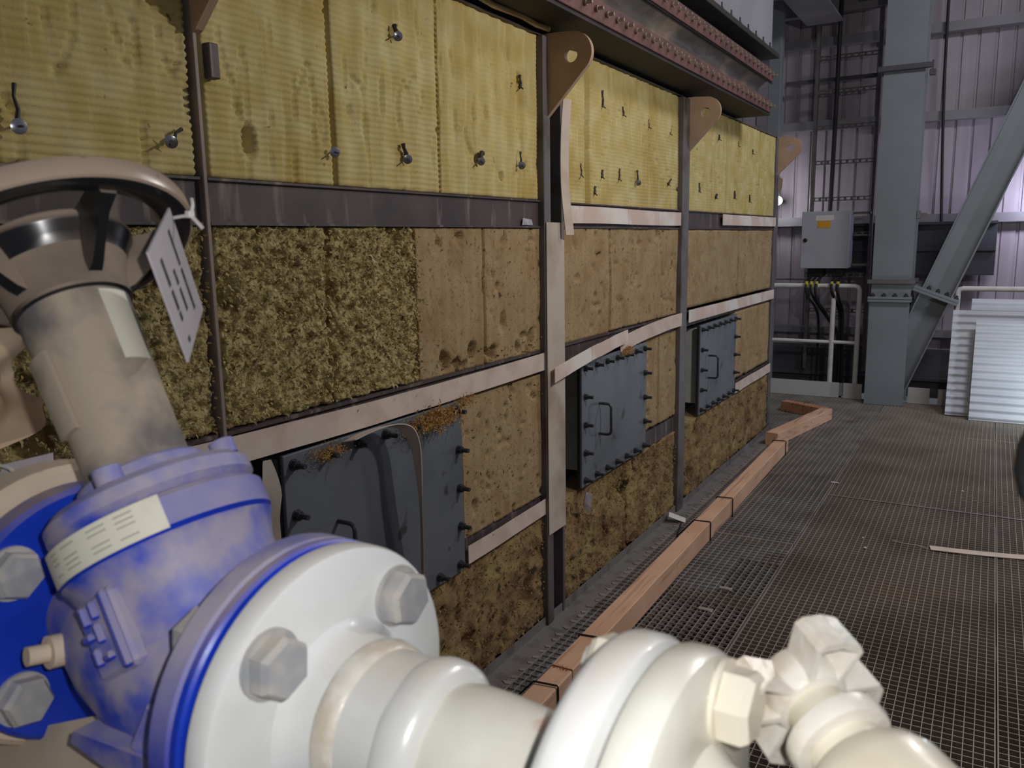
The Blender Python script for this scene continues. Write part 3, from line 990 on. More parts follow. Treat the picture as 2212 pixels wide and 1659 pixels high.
# peeled loop and hanging end in front of the nearest door
lp = [(-1.512, 1.70, 1.078), (-1.498, 1.78, 1.092), (-1.480, 1.85, 1.095), (-1.462, 1.90, 1.078), (-1.452, 1.925, 1.03), (-1.449, 1.935, .95), (-1.452, 1.945, .85), (-1.46, 1.957, .74), (-1.47, 1.967, .62), (-1.475, 1.972, .5)]
from mathutils.geometry import interpolate_bezier


def smooth_path(P, n=6):
    P = [Vector(p) for p in P]
    out = []
    for i in range(len(P) - 1):
        a, b = P[max(i - 1, 0)], P[i]
        c, d = P[i + 1], P[min(i + 2, len(P) - 1)]
        for k in range(n):
            t = k / n
            out.append(.5 * ((2 * b) + (c - a) * t + (2 * a - 5 * b + 4 * c - d) * t * t + (3 * b - a - 3 * c + d) * t ** 3))
    out.append(P[-1])
    return out


sp = smooth_path(lp)
ns = len(sp)
single('tape_strip', MB().ribbon(sp, [Vector((1, 0, .25)).lerp(Vector((-.62, .78, -.1)) if False else Vector((.70, -.70, .12)), min(1, max(0, i / ns * 2.2 - .5))) for i in range(ns)], .058, .003), 'tape', (-1.46, 1.9, .9),
       label='peeled tape curling over and down across the nearest access door', cat='tape')
sp = smooth_path([(-1.50, 1.392, 1.10), (-1.492, 1.392, 1.03), (-1.50, 1.384, .95), (-1.498, 1.382, .86), (-1.505, 1.38, .75)])
single('tape_strip', MB().ribbon(sp, [(.3, 1, 0)] * len(sp), [.02 + .040 * min(1, i / 8) for i in range(len(sp))], .003), 'tape_grey', (-1.50, 1.43, .95),
       label='grey tape end hanging left of the nearest access door', cat='tape')

# tufts of wool torn out over the doors and on the wall foot


def tuft(loc, r, label, n=60, seed=1):
    rr = random.Random(seed)
    mb = MB()
    for i in range(n * 5):
        p = Vector(loc) + Vector((rr.uniform(-.1, .28), rr.gauss(0, .62), rr.gauss(0, .20) - .1)) * r
        d = Vector((rr.uniform(-.4, .8), rr.gauss(0, 1), rr.gauss(0, .8))).normalized() * r * rr.uniform(.08, .24)
        q = d.orthogonal().normalized() * r * rr.uniform(.015, .05)
        k = d.cross(q).normalized() * r * .03
        mb.add([p - q, p + q, p + d, p + k], [(0, 1, 2), (1, 3, 2), (3, 0, 2), (1, 0, 3)])
    single('wool_tuft', mb, 'wool_tuft', loc, label=label, cat='wool tuft', kind='stuff')


tuft((-1.508, 2.12, 1.070), .09, 'ragged wool tuft over the right half of the nearest access door', 150, 3)
tuft((-1.512, 2.02, 1.062), .06, 'small brown wool tuft beside the peeled tape over nearest door', 80, 4)
tuft((-1.520, 1.63, 1.068), .055, 'wool tuft stuck under the tape at the nearest door top left', 70, 5)
tuft((-1.515, 3.75, 1.085), .055, 'orange wool tuft lying on the top of the middle access door', 80, 6)
tuft((-1.515, 2.30, 1.09), .05, 'wool tuft at the top right corner of nearest access door', 60, 7)
single('foil_scrap', MB().add([(-1.516, 2.215, 1.052), (-1.512, 2.25, 1.046), (-1.512, 2.256, 1.022), (-1.516, 2.226, 1.03), (-1.520, 2.215, 1.052), (-1.516, 2.25, 1.046), (-1.516, 2.256, 1.022), (-1.520, 2.226, 1.03)],
       [(0, 3, 2, 1), (4, 5, 6, 7), (0, 1, 5, 4), (1, 2, 6, 5), (2, 3, 7, 6), (3, 0, 4, 7)]), 'washer', (-1.515, 2.23, 1.04),
       label='small shiny foil scrap at the top of the nearest door', cat='scrap')
single('polythene_scrap', MB().add([(-1.50, 3.235, .505), (-1.48, 3.26, .49), (-1.49, 3.255, .40), (-1.51, 3.235, .43), (-1.504, 3.238, .505), (-1.484, 3.263, .49), (-1.494, 3.258, .40), (-1.514, 3.238, .43)],
       [(0, 1, 2, 3), (7, 6, 5, 4), (0, 4, 5, 1), (1, 5, 6, 2), (2, 6, 7, 3), (3, 7, 4, 0)]), 'poly', (-1.50, 3.24, .45),
       label='crumpled clear plastic scrap below the middle access door corner', cat='scrap')
single('foil_scrap', MB().add([(-1.548, 2.78, 1.70), (-1.544, 2.84, 1.695), (-1.544, 2.85, 1.675), (-1.546, 2.77, 1.674), (-1.541, 2.81, 1.688)], [(0, 3, 4), (3, 2, 4), (2, 1, 4), (1, 0, 4), (0, 1, 2, 3)]), 'poly', (-1.545, 2.8, 1.68),
       label='small pale smear on the dark channel left of second upright', cat='scrap')

# insulation pins with washers in the wool; torn slots behind some
wsh = mesh_of('washer', MB().lathe([(.004, 0), (.0140, .0008), (.0140, .0022), (.0065, .0045), (.004, .0045)], None, 24), 'washer')
pnm = mesh_of('pin', MB().cyl((0, 0, -.05), (0, 0, .022), .0022, n=8), 'pin_dark')


def pin(y, z, label, tilt=0.0, slot=None, proud=.014):
    t = thing('insulation_pin', (XW + proud, y, z), label, 'insulation pin', 'insulation pins in the yellow wool')
    A = Matrix.Rotation(-tilt * .75, 4, 'Z') @ Matrix.Rotation(tilt * .35, 4, 'Y') @ Rx
    inst('pin', pnm, t, A)
    if proud > .01:
        inst('washer', wsh, t, A)
    if slot:
        dy, dz, w = slot
        mb = MB()
        mb.tube([(-.006, 0, 0), (-.005, dy * .3 + .004, dz * .4), (-.005, dy * .6 - .003, dz * .7), (-.007, dy, dz)], [w, w * .8, w * .6, w * .9], 6)
        inst('torn_slot', mesh_of('torn_slot', mb, 'pin_dark'), t, Matrix.Identity(4))
    return t


pin(.895, 1.835, 'large shiny pin washer in yellow wool at the left frame edge', .3, (.005, .075, .005), .020)
pin(1.222, 1.838, 'tilted pin washer in yellow wool just left of first upright', 1.1, (.035, .03, .005))
pin(1.735, 1.857, 'grey pin washer low in the wool, leftmost right of first upright', .6)
pin(2.055, 1.862, 'pin washer with dark slot low between first and second upright, second from left', 1.0, (-.01, .045, .008))
pin(2.470, 1.885, 'pin in a torn hole low in the wool, third right of first upright', 1.0, (.02, .03, .012))
pin(2.755, 1.890, 'pin washer with thin slot low in wool, closest left of second upright', 1.0, (.003, .05, .005))
pin(2.03, 2.205, 'pin in a hole high in the wool left of the second lug', 1.0, (-.004, .03, .010))
pin(3.93, 1.885, 'small shiny pin low in the wool between second and third upright', .9, (0, .06, .007))
ORD = ['first', 'second', 'third', 'fourth', 'fifth', 'sixth', 'seventh']
for where, row, items in (('between second and third upright', 'lower row', ((3.30, 1.885, (.0, .05, .005)), (3.52, 1.89, (.01, .03, .008)), (3.72, 1.89, (.01, .05, .006)), (4.40, 1.90, (.05, .03, .008)))),
                          ('between second and third upright', 'upper row', ((3.53, 2.195, (.0, .07, .006)), (3.77, 2.185, (-.01, .04, .006)), (4.10, 2.165, (.0, .04, .006)), (4.42, 2.165, (.03, .05, .006)))),
                          ('beyond third upright', 'upper row', ((5.0, 2.25, (.0, .04, .010)), (5.35, 2.22, (.0, .03, .007)), (5.8, 2.22, (.0, .03, .007)), (6.2, 2.2, (0, .03, .007)))),
                          ('beyond third upright', 'lower row', ((4.95, 1.885, (.0, .05, .012)), (5.30, 1.86, (.03, .02, .010)), (5.75, 1.87, (.0, .05, .009)), (6.15, 1.86, (.0, .05, .009))))):
    for q_, (y, z, sl) in enumerate(items):
        pin(y, z, '%s insulation pin from left, %s, %s' % (ORD[q_], row, where), 1.1, sl, .004)
pin(3.44, 1.815, 'lone pin below the lower row near second upright', 1.1, (.01, .03, .008), .004)
pin(2.78, 2.17, 'pin in a narrow slot high in the wool just left of the second lug', 1.1, (.0, .045, .006), .004)
single('rust_stain_plate', MB().bbox(-1.552, -1.528, 1.335, 1.362, 1.985, 2.06, .002), 'steel_dark', (-1.54, 1.35, 2.02),
       label='short dark steel gusset below the nearest lifting lug', cat='gusset')

# ------------------------------------------------------------------ timbers on the grating


def baulk(p0, p1, w, h, label, m='timber', z=0.0, up_=None):
    p0, p1 = Vector((p0[0], p0[1], z)), Vector((p1[0], p1[1], z))
    d = (p1 - p0)
    L = d.length
    M = axis(p0, d, (0, 0, 1))        # local x = up, y = side, z = along
    mb = MB()
    n = 8
    c = .004
    sec = [(c, -w / 2), (h - c, -w / 2), (h, -w / 2 + c), (h, w / 2 - c), (h - c, w / 2), (c, w / 2), (0, w / 2 - c), (0, -w / 2 + c)]
    vs, fs = [], []
    for i in range(n + 1):
        for k, (a, b) in enumerate(sec):
            vs.append(M @ Vector((a + (random.uniform(-.0015, .0015) if 0 < i < n and a > 0.01 else 0), b + random.uniform(-.0015, .0015) * (0 < i < n), L * i / n)))
    for i in range(n):
        for k in range(8):
            k2 = (k + 1) % 8
            fs.append((i * 8 + k, i * 8 + k2, (i + 1) * 8 + k2, (i + 1) * 8 + k))
    fs += [tuple(range(8))[::-1], tuple(n * 8 + k for k in range(8))]
    mb.add(vs, fs)
    return single('timber_baulk', mb, m, p0, label=label, cat='timber', group='timbers laid on the grating')


tx = lambda y: -1.2335 - .0128 * (y - 2.1)
baulk((tx(1.0), 1.0), (tx(2.46), 2.46), .084, .100, 'nearest timber length, behind the white pipe')
baulk((tx(2.465), 2.465), (tx(4.28), 4.28), .086, .104, 'long timber length between the two cable ties', 'timber')
baulk((tx(4.285) - .004, 4.285), (tx(6.33), 6.33), .084, .100, 'far timber length leading to the angled timber', 'timber')
baulk((-1.40, 6.46), (-1.185, 7.62), .10, .10, 'angled timber at the far end pointing away', 'timber')
baulk((-1.60, 7.86), (-1.20, 7.66), .09, .095, 'short timber lying across behind the angled timber', 'timber_dark')


def tie(y, label, h=.104, w=.086, ext=None):
    x = tx(y)
    r = .0035
    pth = [(x - w / 2 - .002, y - .015, -.02), (x - w / 2 - .004, y - .008, h - .002), (x - w / 2, y - .006, h + r), (x + w / 2, y + .006, h + r), (x + w / 2 + r, y + .007, h - .002), (x + w / 2 + r, y + .01, .0), (x + w / 2 + r, y + .01, -.03)]
    if ext:
        pth = [ext] + [(x - w / 2 - .09, y - .015, .004)] + pth[1:]
    single('binding_wire', MB().tube(pth, r, 8), 'black_cable', (x, y, h), label=label, cat='wire', group='binding wires round the timbers')


tie(2.33, 'black binding wire round timber running left to the wall, nearest', ext=(-1.50, 2.36, .006))
tie(2.72, 'black binding wire just above the white pipe flange')
tie(4.20, 'black binding wire round timber beside the white card', ext=(-1.45, 4.45, .004))
tie(4.66, 'black binding wire next beyond the white card')
tie(6.20, 'thin black binding wire near the far timber joint')
mb = MB()
for i in range(60):
    p = Vector((tx(2.46) - .045 + random.uniform(0, .085), 2.46 + random.uniform(-.01, .01), .100))
    d = Vector((random.uniform(-.5, .3), random.uniform(-1, .3), random.uniform(.1, .8))) * random.uniform(.01, .03)
    q = Vector((.0012, 0, .0006))
    mb.add([p - q, p + q, p + d, p + Vector((0, .001, -.001))], [(0, 1, 2), (1, 3, 2), (3, 0, 2), (0, 3, 1)])
single('wood_splinters', mb, 'timber_dark', (tx(2.46), 2.46, .1), label='tuft of splinters on the saw cut of the nearest timber', cat='splinters', kind='stuff')
single('card_tag', MB().bbox(-.05, .05, -.032, .032, 0, .0015, .0004, Matrix.Translation((-1.475, 4.43, .022)) @ Matrix.Rotation(.35, 4, 'Y') @ Matrix.Rotation(.3, 4, 'Z')), 'paper', (-1.475, 4.43, .02),
       label='small white card lying at the wall foot by the timber', cat='card')
n = 16
single('floor_tape', MB().ribbon([(-.175 + i * .05, 4.62 + .0105 * i - .02 * sin(i * .25), .004) for i in range(n)], [(-.18, 1, 0)] * n, .062, .003), 'tape', (.2, 4.65, 0),
       label='torn strip of white tape lying on the grating at right', cat='tape')
single('tape_thread', MB().tube([(-.18, 4.605, .003), (-.24, 4.63, .004), (-.30, 4.63, .003), (-.36, 4.655, .002)], .0015, 5), 'tape', (-.25, 4.63, 0),
       label='loose thread trailing from the white floor tape', cat='thread')
for x, y, l, lab in ((-.80, 5.62, .05, 'pale wood sliver on the grating seam'), (-.06, 5.78, .012, 'tiny pale chip on the grating towards the white sheets'), (-.47, 4.47, .012, 'tiny white chip left of the floor tape, nearer'),
                     (-.50, 4.62, .008, 'tiny white chip left of the floor tape, farther')):
    single('debris_chip', MB().bbox(x - l / 2, x + l / 2, y - .006, y + .006, .0005, .006, .001), 'paper', (x, y, 0), label=lab, cat='debris')
single('grating_clip', MB().bbox(-1.02, -.955, 3.36, 3.385, .0, .006, .002).box(-.965, -.95, 3.35, 3.36, .0, .006), 'grating', (-.99, 3.37, 0), label='steel clip on the grating right of the timber, nearer', cat='clip')
single('grating_clip', MB().bbox(-1.00, -.94, 3.62, 3.645, .0, .006, .002).box(-.95, -.935, 3.61, 3.62, .0, .006), 'grating', (-.97, 3.63, 0), label='steel clip on the grating right of the timber, farther', cat='clip')

# ------------------------------------------------------------------ guard rails
gr = thing('guard_rail', (-1.5, 8.72, 0), 'white tubular guard rail in front of the control cabinet', 'guard rail')
obj('top_rail', MB().tube([(-2.6, 8.74, 1.115), (-1.15, 8.74, 1.115), (-1.118, 8.74, 1.105), (-1.106, 8.74, 1.075)], .023, 12), 'white_rail', gr)
obj('mid_rail', MB().cyl((-2.6, 8.74, .556), (-1.106, 8.74, .556), .017, n=12), 'white_rail', gr)
obj('post', MB().cyl((-1.345, 8.74, .0), (-1.345, 8.74, 1.11), .024, n=14), 'white_rail', gr)
obj('post', MB().cyl((-1.106, 8.74, .0), (-1.106, 8.74, 1.08), .024, n=14), 'white_rail', gr)
obj('toe_board', MB().bbox(-2.6, -1.245, 8.69, 8.70, .0, .155, .002), 'toe', gr)
obj('toe_board', MB().bbox(-1.205, -1.03, 8.69, 8.70, .0, .155, .002), 'toe', gr)
obj('joint_plate', MB().box(-1.255, -1.195, 8.70, 8.708, .02, .15), 'column', gr)
g2 = thing('guard_rail', (.5, 8.72, 0), 'white guard rail right of the diagonal brace behind white sheets', 'guard rail')
obj('top_rail', MB().tube([(2.6, 8.74, 1.105), (-.215, 8.74, 1.105), (-.245, 8.74, 1.095), (-.256, 8.74, 1.065)], .024, 12), 'white_rail', g2)
obj('post', MB().cyl((-.256, 8.74, .0), (-.256, 8.74, 1.08), .024, n=14), 'white_rail', g2)
obj('mid_rail', MB().cyl((-.256, 8.74, .556), (2.6, 8.74, .556), .017, n=12), 'white_rail', g2)
obj('toe_board', MB().bbox(-.62, -.43, 8.69, 8.70, .0, .155, .002), 'toe', g2)
obj('toe_board', MB().bbox(-.36, 2.6, 8.69, 8.70, .0, .155, .002), 'toe', g2)

# ------------------------------------------------------------------ corrugated sheets leaning at right


def corr(x0, x1, z0, z1, y, lean, label, pitch=.0655):
    n = int(round((z1 - z0) / pitch)) * 6
    prof = []
    for i in range(n + 1):
        z = z0 + (z1 - z0) * i / n
        ph = (i % 6) / 6
        d = (0, .0035, .0125, .0185, .0160, .0065)[i % 6]
        prof.append((y + lean * (z - z0) - d, z))
    k = len(prof)
    vs = [(x0, a, b) for a, b in prof] + [(x1, a, b) for a, b in prof] + [(x0, a + .0015, b) for a, b in prof] + [(x1, a + .0015, b) for a, b in prof]
    fs = [(i, k + i, k + i + 1, i + 1) for i in range(k - 1)] + [(2 * k + i, 2 * k + i + 1, 3 * k + i + 1, 3 * k + i) for i in range(k - 1)]
    fs += [(i, i + 1, 2 * k + i + 1, 2 * k + i) for i in range(k - 1)] + [(k + i, 3 * k + i, 3 * k + i + 1, k + i + 1) for i in range(k - 1)]
    fs += [(0, 2 * k, 3 * k, k), (k - 1, 2 * k - 1, 4 * k - 1, 3 * k - 1)]
    single('corrugated_sheet', MB().add(vs, fs), 'sheet', ((x0 + x1) / 2, y, z0), label=label, cat='sheet', group='corrugated sheets leaning on the rail')


corr(-.275, 2.3, .01, .925, 8.22, .30, 'white corrugated sheet at the back left of the leaning stack')
corr(-.135, 2.3, .24, 1.026, 8.33, .30, 'highest white corrugated sheet at the back of the stack')
corr(-.085, 2.3, .002, .854, 8.10, .30, 'front white corrugated sheet leaning on the right guard rail')

# ------------------------------------------------------------------ cable ladder, cables, control cabinet
cl = thing('cable_ladder', (-1.39, 9.25, 0), 'galvanised vertical cable ladder on the far wall left of the column', 'cable ladder')
obj('rail', MB().bbox(-1.702, -1.668, 9.22, 9.29, .2, 3.80, .002), 'galv', cl)
obj('rail', MB().bbox(-1.112, -1.078, 9.22, 9.29, .2, 3.80, .002), 'galv', cl)
ru = MB()
for i in range(9):       # perforated rung: two lips and webs between the slots
    x0 = -.278 + i * .0618
    ru.box(x0 - .010, x0 + .010, -.015, .015, -.012, .012)
ru.box(-.278, .278, -.015, .015, .012, .020).box(-.278, .278, -.015, .015, -.020, -.012)
rum = mesh_of('rung', ru, 'galv')
for z in (.45, .83, 1.20, 1.62, 1.98, 2.35, 2.70, 3.05, 3.38):
    inst('rung', rum, cl, Matrix.Translation((0, -.0, z)))
obj('cross_arm', MB().bbox(-2.02, -1.05, 9.33, 9.37, 3.16, 3.20, .002), 'girt_dark', cl)
wl = lambda pts, r, lab, loc: single('cable', MB().tube(smooth_path(pts, 5), r, 8), 'black_cable', loc, label=lab, cat='cable')
wl([(-1.478, 9.20, 3.9), (-1.482, 9.20, 3.0), (-1.488, 9.20, 2.2), (-1.492, 9.19, 1.85)], .022, 'thick black cable on the ladder dropping into the cabinet top', (-1.48, 9.2, 2.9))
wl([(-.545, 9.44, 4.2), (-.535, 9.44, 3.2), (-.505, 9.43, 2.4), (-.47, 9.43, 1.72)], .014, 'thin black cable hanging on the far wall right of the column', (-.5, 9.4, 3))

cb = thing('control_cabinet', (-1.47, 8.93, 1.30), 'light grey control cabinet with orange sticker mounted left of the column', 'cabinet')
obj('body', MB().bbox(-1.695, -1.243, 8.86, 9.10, 1.285, 1.845, .004), 'cabinet', cb)
obj('door', MB().bbox(-1.697, -1.241, 8.838, 8.858, 1.283, 1.847, .004), 'cabinet', cb)
obj('lock', MB().lathe([(.020, 0), (.020, .012), (.012, .016)], axis((-1.655, 8.838, 1.565), (0, -1, 0)), 16), 'black_knob', cb)
obj('sticker', MB().bbox(-1.545, -1.42, 8.8355, 8.838, 1.685, 1.752, .0005), 'orange', cb, label='orange warning sticker')
obj('name_label', MB().bbox(-1.565, -1.395, 8.8355, 8.838, 1.755, 1.808, .0005), 'paper', cb, label='white blank label strip')
for za, zb in ((1.30, 1.33), (1.80, 1.83)):
    obj('bracket', MB().bbox(-1.715, -1.697, 8.95, 9.05, za, zb, .002), 'galv', cb)
for za, zb in ((1.815, 1.838), (1.60, 1.62), (1.30, 1.325)):
    obj('bracket', MB().bbox(-1.24, -1.08, 9.05, 9.09, za, zb, .002), 'galv', cb)
obj('gland_plate', MB().bbox(-1.63, -1.48, 8.90, 9.05, 1.20, 1.285, .004), 'black_knob', cb)
obj('gland_plate', MB().bbox(-1.40, -1.30, 8.90, 9.05, 1.20, 1.285, .004), 'black_knob', cb)
cabs = [([(-1.60, 8.95, 1.20), (-1.602, 8.69, 1.13), (-1.59, 8.70, 1.02), (-1.53, 8.86, .88), (-1.508, 8.94, .70), (-1.512, 8.95, .3), (-1.53, 8.96, -.2)], 'leftmost black cable leaving the cabinet bottom'),
        ([(-1.555, 8.95, 1.20), (-1.556, 8.69, 1.13), (-1.54, 8.70, 1.02), (-1.47, 8.86, .86), (-1.37, 8.97, .68), (-1.32, 8.97, .5), (-1.335, 8.98, -.2)], 'second black cable from the left under the cabinet'),
        ([(-1.505, 8.95, 1.20), (-1.506, 8.69, 1.13), (-1.50, 8.70, 1.0), (-1.42, 8.88, .80), (-1.33, 8.98, .62), (-1.30, 8.98, .4), (-1.31, 8.98, -.2)], 'middle black cable under the cabinet bending right'),
        ([(-1.365, 8.95, 1.20), (-1.362, 8.69, 1.13), (-1.345, 8.71, 1.02), (-1.315, 8.95, .85), (-1.302, 8.955, .6), (-1.29, 8.955, .3), (-1.30, 8.955, -.2)], 'fourth black cable under the cabinet, right group'),
        ([(-1.31, 8.95, 1.20), (-1.305, 8.69, 1.13), (-1.30, 8.71, 1.02), (-1.285, 8.94, .85), (-1.275, 8.95, .6), (-1.262, 8.95, .3), (-1.272, 8.95, -.2)], 'rightmost black cable under the cabinet')]
for pts, lab in cabs:
    t = thing('cable', pts[1], lab, 'cable', 'cables below the control cabinet')
    obj('sheath', MB().tube(smooth_path(pts, 5), .012 if 'right' not in lab else .015, 8), 'black_cable', t)
    p = Vector(pts[1])
    obj('marker_sleeve', MB().cyl(p + Vector((0, -.0, -.025)), p + Vector((.001, .008, .03)), .0165, n=10), 'yellow', t)

# lit work lamp at the casing's far end
wlmp = thing('work_lamp', (-2.045, 9.35, 2.0), 'small round work lamp glowing at the casing far end', 'lamp')
mb = MB()
mb.lathe([(.0005, -.046)] + [(.046 * cos(radians(a)), .046 * sin(radians(a))) for a in range(-75, 90, 15)] + [(.0005, .046)], Matrix.Translation((-2.045, 9.30, 1.985)), 24)
obj('bulb', mb, 'bulb', wlmp)
obj('lamp_holder', MB().lathe([(.03, 0), (.035, .05), (.02, .09)], axis((-2.045, 9.335, 1.985), (0, 1, 0)), 16).box(-2.06, -2.03, 9.40, 9.60, 1.97, 2.0), 'girt_dark', wlmp)
lamp('work_lamp_light', 'POINT', (-2.045, 9.22, 1.985), 4, (.93, .95, 1.0), .04)

# ------------------------------------------------------------------ foreground: blue globe valve on its pipe
PX = Vector((1, -.0525, 0)).normalized()
PZ = Vector((0, 0, 1))
PY = PZ.cross(PX)
CT = Vector((-.38135, .29464, 1.38704))
MV = Matrix(((PX.x, PY.x, PZ.x, CT.x), (PX.y, PY.y, PZ.y, CT.y), (PX.z, PY.z, PZ.z, CT.z), (0, 0, 0, 1)))
V3 = Vector
AX = lambda x: axis((x, 0, 0), (1, 0, 0), (0, 1, 0))      # lathe axis along the pipe; local x = valve y, local y = valve z
SD = V3((-.538, .036, .842)).normalized()
SO = V3((.014, 0, 0))
MS = axis(SO, SD, (.84, .0, .54))


def hexhead(r, h, ch=.003):
    mb = MB()
    n = 6
    p = [(r * cos(i * pi / 3), r * sin(i * pi / 3)) for i in range(6)]
    q = [(a * .86, b * .86) for a, b in p]
    vs = [(a, b, 0) for a, b in p] + [(a, b, h - ch) for a, b in p] + [(a, b, h) for a, b in q]
    fs = [(i, (i + 1) % 6, 6 + (i + 1) % 6, 6 + i) for i in range(6)] + [(6 + i, 6 + (i + 1) % 6, 12 + (i + 1) % 6, 12 + i) for i in range(6)]
    fs += [tuple(range(12, 18)), tuple(range(6))[::-1]]
    return mb.add(vs, fs)


def disc(r, x0, x1, ch=.003, ri=None):
    pr = [(r - ch, x0), (r, x0 + ch), (r, x1 - ch), (r - ch, x1)]
    if ri:
        pr = [(ri, x0)] + pr + [(ri, x1)]
    return pr


vv = thing('globe_valve', None, 'dusty blue globe valve with black handwheel in the left foreground', 'valve', M=MV)
# body
body = MB()
body.lathe([(.030, -.112), (.034, -.100), (.040, -.080), (.050, -.050), (.056, -.02), (.056, .010), (.050, .040), (.044, .062), (.042, .074)], AX(0), 48)
body.lathe([(.040, .0), (.050, .018), (.0535, .035), (.0545, .052), (.058, .064), (.0605, .068)], MS, 48)
body.lathe([(.010, -.05), (.030, -.045), (.042, -.025), (.048, 0)], axis((0, 0, -.0), (0, 0, 1)), 32)
body_o = obj('body', body, 'blue_dusty', vv, True)
fl_l = obj('inlet_flange', MB().lathe(disc(.0825, -.131, -.1115, .003, .02), AX(0), 72), 'blue_clean', vv, True)
obj('outlet_flange', MB().lathe(disc(.0825, .071, .0868, .002, .02), AX(0), 72), 'blue', vv, True)
obj('flange_edge', MB().lathe(disc(.0825, .0868, .0935, .0015, .02), AX(0), 72), 'blue_clean', vv, True, label='clean bright blue edge of the outlet flange')
obj('gasket', MB().lathe(disc(.054, .0935, .0962, .0005), AX(0), 48), 'gasket', vv, True)
# rib, ledge and drain boss cast on the body
obj('body_rib', MB().prism([(-.034, -.004), (.066, -.016), (.066, .014), (-.03, .004)], -.012, .010, axis((.0, -.052, -.030), (0, -1, 0), (1, 0, 0))), 'blue_dusty', vv, True)
obj('drain_plug', MB().cyl((-.070, -.030, .000), (-.072, -.050, .003), .0095, n=20).cyl((-.072, -.050, .003), (-.0735, -.061, .005), .0055, n=14), 'tan_dusty', vv, True)
obj('side_lug', MB().bbox(-.014, .014, -.012, .012, 0, .006, .003, axis((.035, -.052, -.012), (.1, -1, .2), (.4, 0, 1))), 'blue_dusty', vv, True)
# bonnet
obj('body_flange', MB().lathe(disc(.061, .068, .0895, .003), MS, 64), 'blue', vv, True)
obj('bonnet_flange', MB().lathe(disc(.059, .0905, .106, .004), MS, 64), 'blue_dusty', vv, True)
obj('bonnet_collar', MB().lathe(disc(.0365, .106, .1185, .002), MS, 48), 'blue_dusty', vv, True)
hb = mesh_of('bonnet_bolt', MB().lathe([(.0075, 0), (.0075, .009), (.005, .010)], None, 18), 'blue_dusty')
for k in range(4):
    a = radians(40 + 90 * k)
    inst('bonnet_bolt', hb, vv, MS @ Matrix.Translation((.049 * cos(a), .049 * sin(a), .106)))
# yoke sleeve and its windows
obj('yoke_sleeve', MB().lathe([(.0295, .1185), (.0300, .15), (.0315, .20), (.0325, .2295), (.0315, .2305)], MS, 48), 'sleeve', vv, True)
VIEW = (MV.inverted() @ Vector((0, 0, 1.62)))


def s_frame(t, az, r):
    """frame on the stem cylinder: local z outward, x along the stem; az measured from the viewer-facing generator"""
    c = SO + SD * t
    d = VIEW - c
    d = (d - SD * d.dot(SD)).normalized()
    side = SD.cross(d)
    out = d * cos(az) + side * sin(az)
    return axis(c + out * r, out, SD)


# raised casting pad with its marks, low on the left of the valve neck
cpad = s_frame(.036, -.92, .0525)
obj('casting_pad', MB().bbox(-.023, .021, -.017, .017, -.006, .005, .003, cpad), 'blue_dusty', vv, True)
mb = MB()
for a, b, w, h in ((.012, -.007, .011, .004), (.013, .002, .010, .004), (.001, -.010, .005, .008), (.001, .000, .011, .004), (-.010, -.008, .010, .005), (-.012, .001, .005, .008), (-.001, .0135, .042, .006)):
    mb.bbox(a - w / 2, a + w / 2, -b - h / 2, -b + h / 2, .004, .0085, .0015, cpad)
obj('casting_marks', mb, 'blue', vv, True)
# raised strip on the left, cream label on the right of the sleeve
def sleeve_patch(t0, t1, a0, a1, r, th, n=10):
    mb = MB()
    vs, fs = [], []
    for e in (0, th):
        for t in (t0, t1):
            for i in range(n + 1):
                a = a0 + (a1 - a0) * i / n
                vs.append(s_frame(t, a, r(t) + e).to_translation())
    k = n + 1
    for i in range(n):
        fs += [(i, k + i, k + i + 1, i + 1)[::-1], (2 * k + i, 3 * k + i, 3 * k + i + 1, 2 * k + i + 1), (i, i + 1, 2 * k + i + 1, 2 * k + i), (k + i + 1, k + i, 3 * k + i, 3 * k + i + 1)]
    fs += [(0, 2 * k, 3 * k, k), (n, k + n, 3 * k + n, 2 * k + n)]
    return mb.add(vs, fs, True)


rs = lambda t: .0297 + (t - .1185) * .026
obj('position_strip', sleeve_patch(.150, .200, -1.28, -.72, rs, .0035), 'sleeve', vv, True)
obj('sleeve_label', sleeve_patch(.180, .2265, .52, 1.12, rs, .0009), 'plate_cream', vv, True, label='cream label on the sleeve')
# nameplate wrapped round the body flange
rb = lambda t: .0612
npl = obj('name_plate', sleeve_patch(.0695, .0885, -1.30, .05, rb, .0009, 20), 'plate_cream', vv, True, label='cream name plate with faint print')
ink = MB()
for row, t in enumerate((.0735, .0765, .0795, .0825, .0855)):
    for a0, a1 in ((-1.12, -1.0), (-.92, -.74), (-.60, -.42), (-.34, -.18)):
        if (row * 3 + int(a0 * 10)) % 4 == 0:
            continue
        q = sleeve_patch(t - .0004, t + .0004, a0, a1, lambda u: .0621, .0002, 4)
        ink.add(q.v, q.f)
obj('print', ink, 'ink_pale', npl, True)
